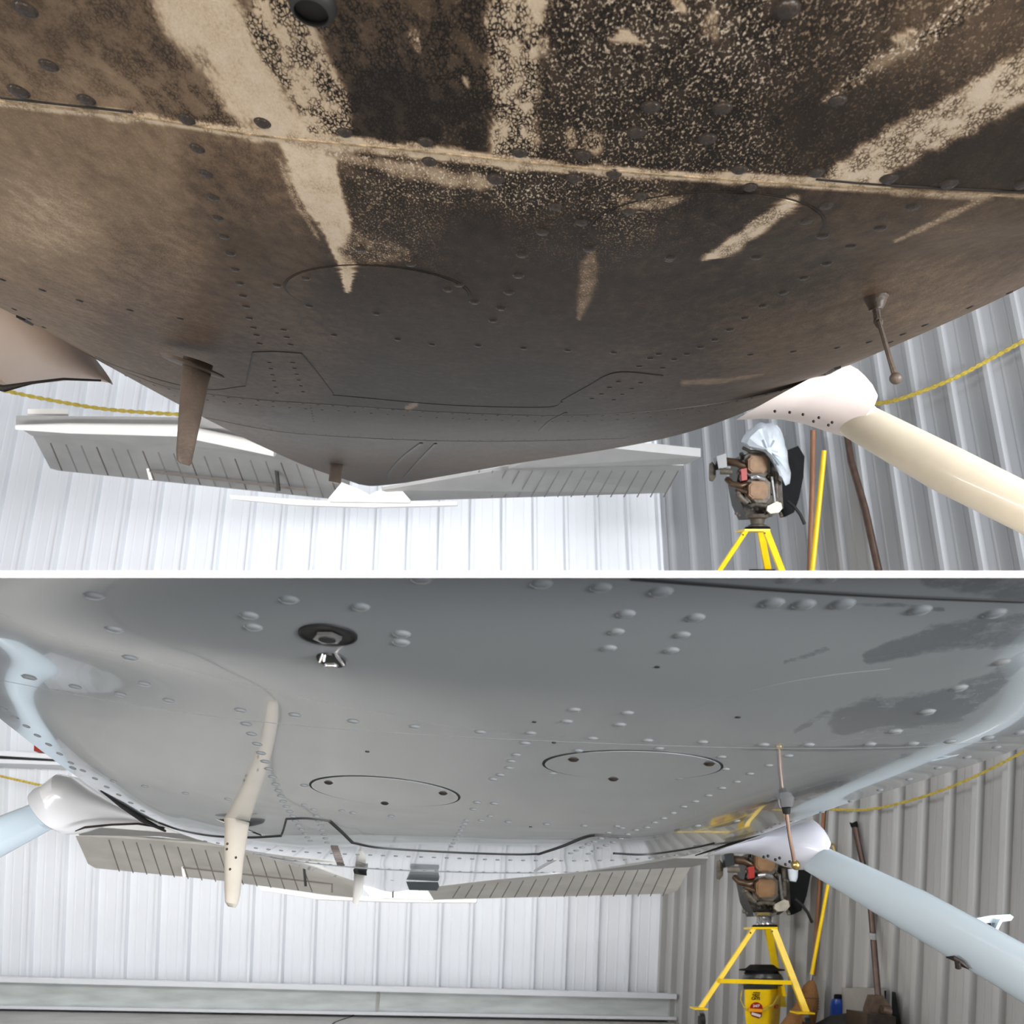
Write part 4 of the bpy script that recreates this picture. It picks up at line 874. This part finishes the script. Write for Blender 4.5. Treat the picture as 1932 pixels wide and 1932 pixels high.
        h = MB(); h.pxtube([(1566, 1590, 6.02), (1572, 1594, 6.02)], 2.2); h.pxtube([(1572, 1594, 6.02), (1574, 1606, 6.0), (1570, 1614, 6.0)], [2.5, 3, 2])
        tag(h.obj('wall_hook', M_brass), 'small dark hook on the wall just above the gear leg collar', 'hook')
        # bucket
        bk = thing('bucket', P(1437, 1930, 5.9), 'yellow plastic pail with printed label standing under the engine stand', 'bucket')
        d0 = 5.88
        body = MB(); rings = []
        def rect_ring(cx, y, hw, hd, dd, r=.25):
            out = []
            for k in range(32):
                a = 2*math.pi*k/32; c, s = math.cos(a), math.sin(a)
                e = 2/7; px = abs(c)**e*math.copysign(1, c); py = abs(s)**e*math.copysign(1, s)
                ang = -.35; u = px*hw; v = py*hd
                out.append(P(cx, y, dd)+RT*(u*math.cos(ang)-v*math.sin(ang))*dd/F+FW*(u*math.sin(ang)+v*math.cos(ang))*dd/F)
            return out
        def box_ring(y, g, n=5):
            """rounded four-sided section turned so that its right side shows; g = size factor"""
            co = [(-24.5, 0), (24.5, 0), (60, .17), (12, .19)]; out = []
            for i in range(4):
                p0, p1, p2 = co[i-1], co[i], co[(i+1) % 4]
                a = tuple(p1[q]+(p0[q]-p1[q])*.12 for q in (0, 1)); b = tuple(p1[q]+(p2[q]-p1[q])*.12 for q in (0, 1))
                for k in range(n):
                    t = k/(n-1); out.append(tuple((1-t)**2*a[q]+2*t*(1-t)*p1[q]+t*t*b[q] for q in (0, 1)))
            cu, cv = 18, .09
            return [P(1427.5, y, d0)+RT*((cu+(u-cu)*g)*d0/F)+DZ[0]*((cv+(v-cv)*g)) for u, v in out]
        MB().loops([box_ring(y, g) for y, g in ((1866, 1.0), (1869, 1.01), (1905, .99), (1925, .95), (1950, .85))]).obj('pail', M_yellow, bk)
        MB().loops([box_ring(y, g) for y, g in ((1858, 1.02), (1859, 1.08), (1865, 1.08), (1867, 1.02))]).obj('rim', M_charcoal, bk)
        fr = d0-.006
        MB().prism([(1427+12*math.cos(a), 1903+12*math.sin(a)) for a in [2*math.pi*i/24 for i in range(24)]], fr, .004).obj('round_label', M_labelred, bk)
        MB().prism([(1415, 1907), (1438, 1907), (1437, 1918), (1432, 1922), (1418, 1917)], fr-.003, .004).obj('label_picture', mat('label_picture', (120, 24, 24), .5), bk)
        MB().bar(1418, 1912, 1435, 1917, 5, fr-.005, .002).obj('label_picture_highlight', M_labelwhite, bk)
        def text(s, x, y, wpx, hpx, m, d, parent, rot=0):
            c = bpy.data.curves.new('t', 'FONT'); c.body = s; c.align_x = 'CENTER'; c.align_y = 'CENTER'; c.extrude = .03; c.offset = .02
            t = bpy.data.objects.new('t', c); COL.objects.link(t); dg = bpy.context.evaluated_depsgraph_get(); me = bpy.data.meshes.new_from_object(t.evaluated_get(dg))
            COL.objects.unlink(t); bpy.data.objects.remove(t)
            vs = [v.co.copy() for v in me.vertices]; w_ = max(v.x for v in vs)-min(v.x for v in vs); h_ = max(v.y for v in vs)-min(v.y for v in vs)
            k = d/F; o0 = P(x, y, d); vv = [o0+RT*(v.x*wpx/w_*k)+UP*(v.y*hpx/h_*k)-FW*v.z*.05 for v in vs]
            return obj('lettering', vv, [list(p.vertices) for p in me.polygons], m, parent, smooth=False)
        text('PURINA', 1428, 1873.2, 13, 2.3, M_labelblack, fr-.003, bk)
        text('TIDY', 1426.5, 1878.5, 14.5, 5, M_labelblack, fr-.003, bk)
        text('CATS', 1426, 1884.3, 16, 5, M_labelblack, fr-.003, bk)
        text('24/7', 1427, 1898, 13, 5, M_labelwhite, fr-.004, bk)
        text('24/7', 1463, 1900, 11, 8, M_labelred, d0+.055, bk)
        MB().pxtube([(1400, 1868, d0+.03), (1397, 1885, d0), (1403, 1900, d0-.02), (1418, 1907, d0-.03), (1440, 1906, d0-.03), (1459, 1895, d0-.01), (1468, 1880, d0+.04), (1471, 1866, d0+.08)], 1.3, 6).obj('bail_handle', M_yrope, bk)
        MB().bar(1413, 1905.5, 1438, 1907, 6, d0-.045, .02).obj('hand_grip', M_orange, bk)
        ld = thing('bucket', P(1437, 1850, 5.97), 'dark grey tub with a wide black rimmed lid sitting on top of the yellow pail', 'bucket')
        MB().turn(1439, [(1859, 38), (1846, 38), (1842, 36), (1837, 33)], 5.97, 30).obj('tub', M_charcoal, ld)
        MB().turn(1437, [(1837, 33), (1832, 30), (1831, 42), (1829.5, 42.5), (1828.5, 41), (1827, 30), (1820.5, 22), (1820, 20)], 5.97, 32).obj('lid', M_black, ld)
    else:
        pl_ = MB().pxtube(cut([(1534, 812, 6.65), (1533, 900, 6.6), (1530, 1000, 6.55), (1527, 1100, 6.5)]), 5, 10).obj('wooden_pole', M_wood)
        tag(pl_, 'blurred brown wooden pole in the corner left of the yellow handle, upper bay', 'pole')
        yh = thing('broom', P(1540, 1077, 6.4), 'blurred yellow broom handle leaning beside the engine, upper bay', 'broom')
        MB().pxtube(cut([(1555, 850, 6.4), (1552, 880, 6.4), (1529, 1110, 6.3)]), [4.5, 5, 5], 10).obj('handle', M_yellow, yh)
        jh = MB().pxtube(cut([(1598, 820, 6.42), (1606, 870, 6.32), (1632, 960, 6.2), (1665, 1110, 6.0)]), [6, 6.5, 7, 7], 12).obj('jack_handle', M_jack)
        tag(jh, 'blurred dark brown jack handle leaning on the right wall of the upper bay', 'jack handle')
        bt = thing('bucket', P(1438, 1077, 6.2), 'sliver of a black bucket lid between the yellow legs at the board, upper bay', 'bucket')
        MB().chord([(1414, 1074, 1462, 1074, 6.2, .05), (1412, 1077.3, 1464, 1077.3, 6.2, .06)], 20).obj('lid', M_black, bt)
corner_gear(0, 0, True)
corner_gear(-14, -751, False)

# ------------------------------------------------------------------ ropes on the walls
def rope(pts, rpx, label, knots):
    A = cr(pts, 60); mb = MB()
    for s in (0, 1):
        pp = [(x+0, y+(rpx*.55)*math.sin(i*1.3+s*math.pi), d) for i, (x, y, d) in enumerate(A)]
        mb.pxtube(pp, rpx*.62, 6)
    tag(mb.obj('rope', M_yrope), label, 'rope')
rope([(1590, 770, 6.5), (1652, 762, 6.28), (1700, 752, 6.1), (1790, 718, 5.84), (1860, 682, 5.68), (1940, 638, 5.48)], 4.2, 'yellow rope swagged along the right wall of the upper bay', 8)
rope([(0, 735, 7.7), (80, 752, 7.7), (200, 772, 7.72), (340, 782, 7.74), (420, 784, 7.76)], 3.6, 'pale yellow rope sagging across the back wall at the left, upper bay', 8)
rope([(1540, 1524, 6.12), (1590, 1528, 5.9), (1640, 1527, 5.68), (1700, 1515, 5.43), (1780, 1490, 5.12), (1860, 1455, 4.86), (1950, 1408, 4.6)], 2.6, 'golden yellow rope swagged along the right wall of the lower bay', 8)
rope([(-10, 1462, 7.7), (30, 1471, 7.7), (75, 1481, 7.7), (130, 1492, 7.7)], 2.4, 'short stretch of yellow rope on the back wall at the left, lower bay', 8)
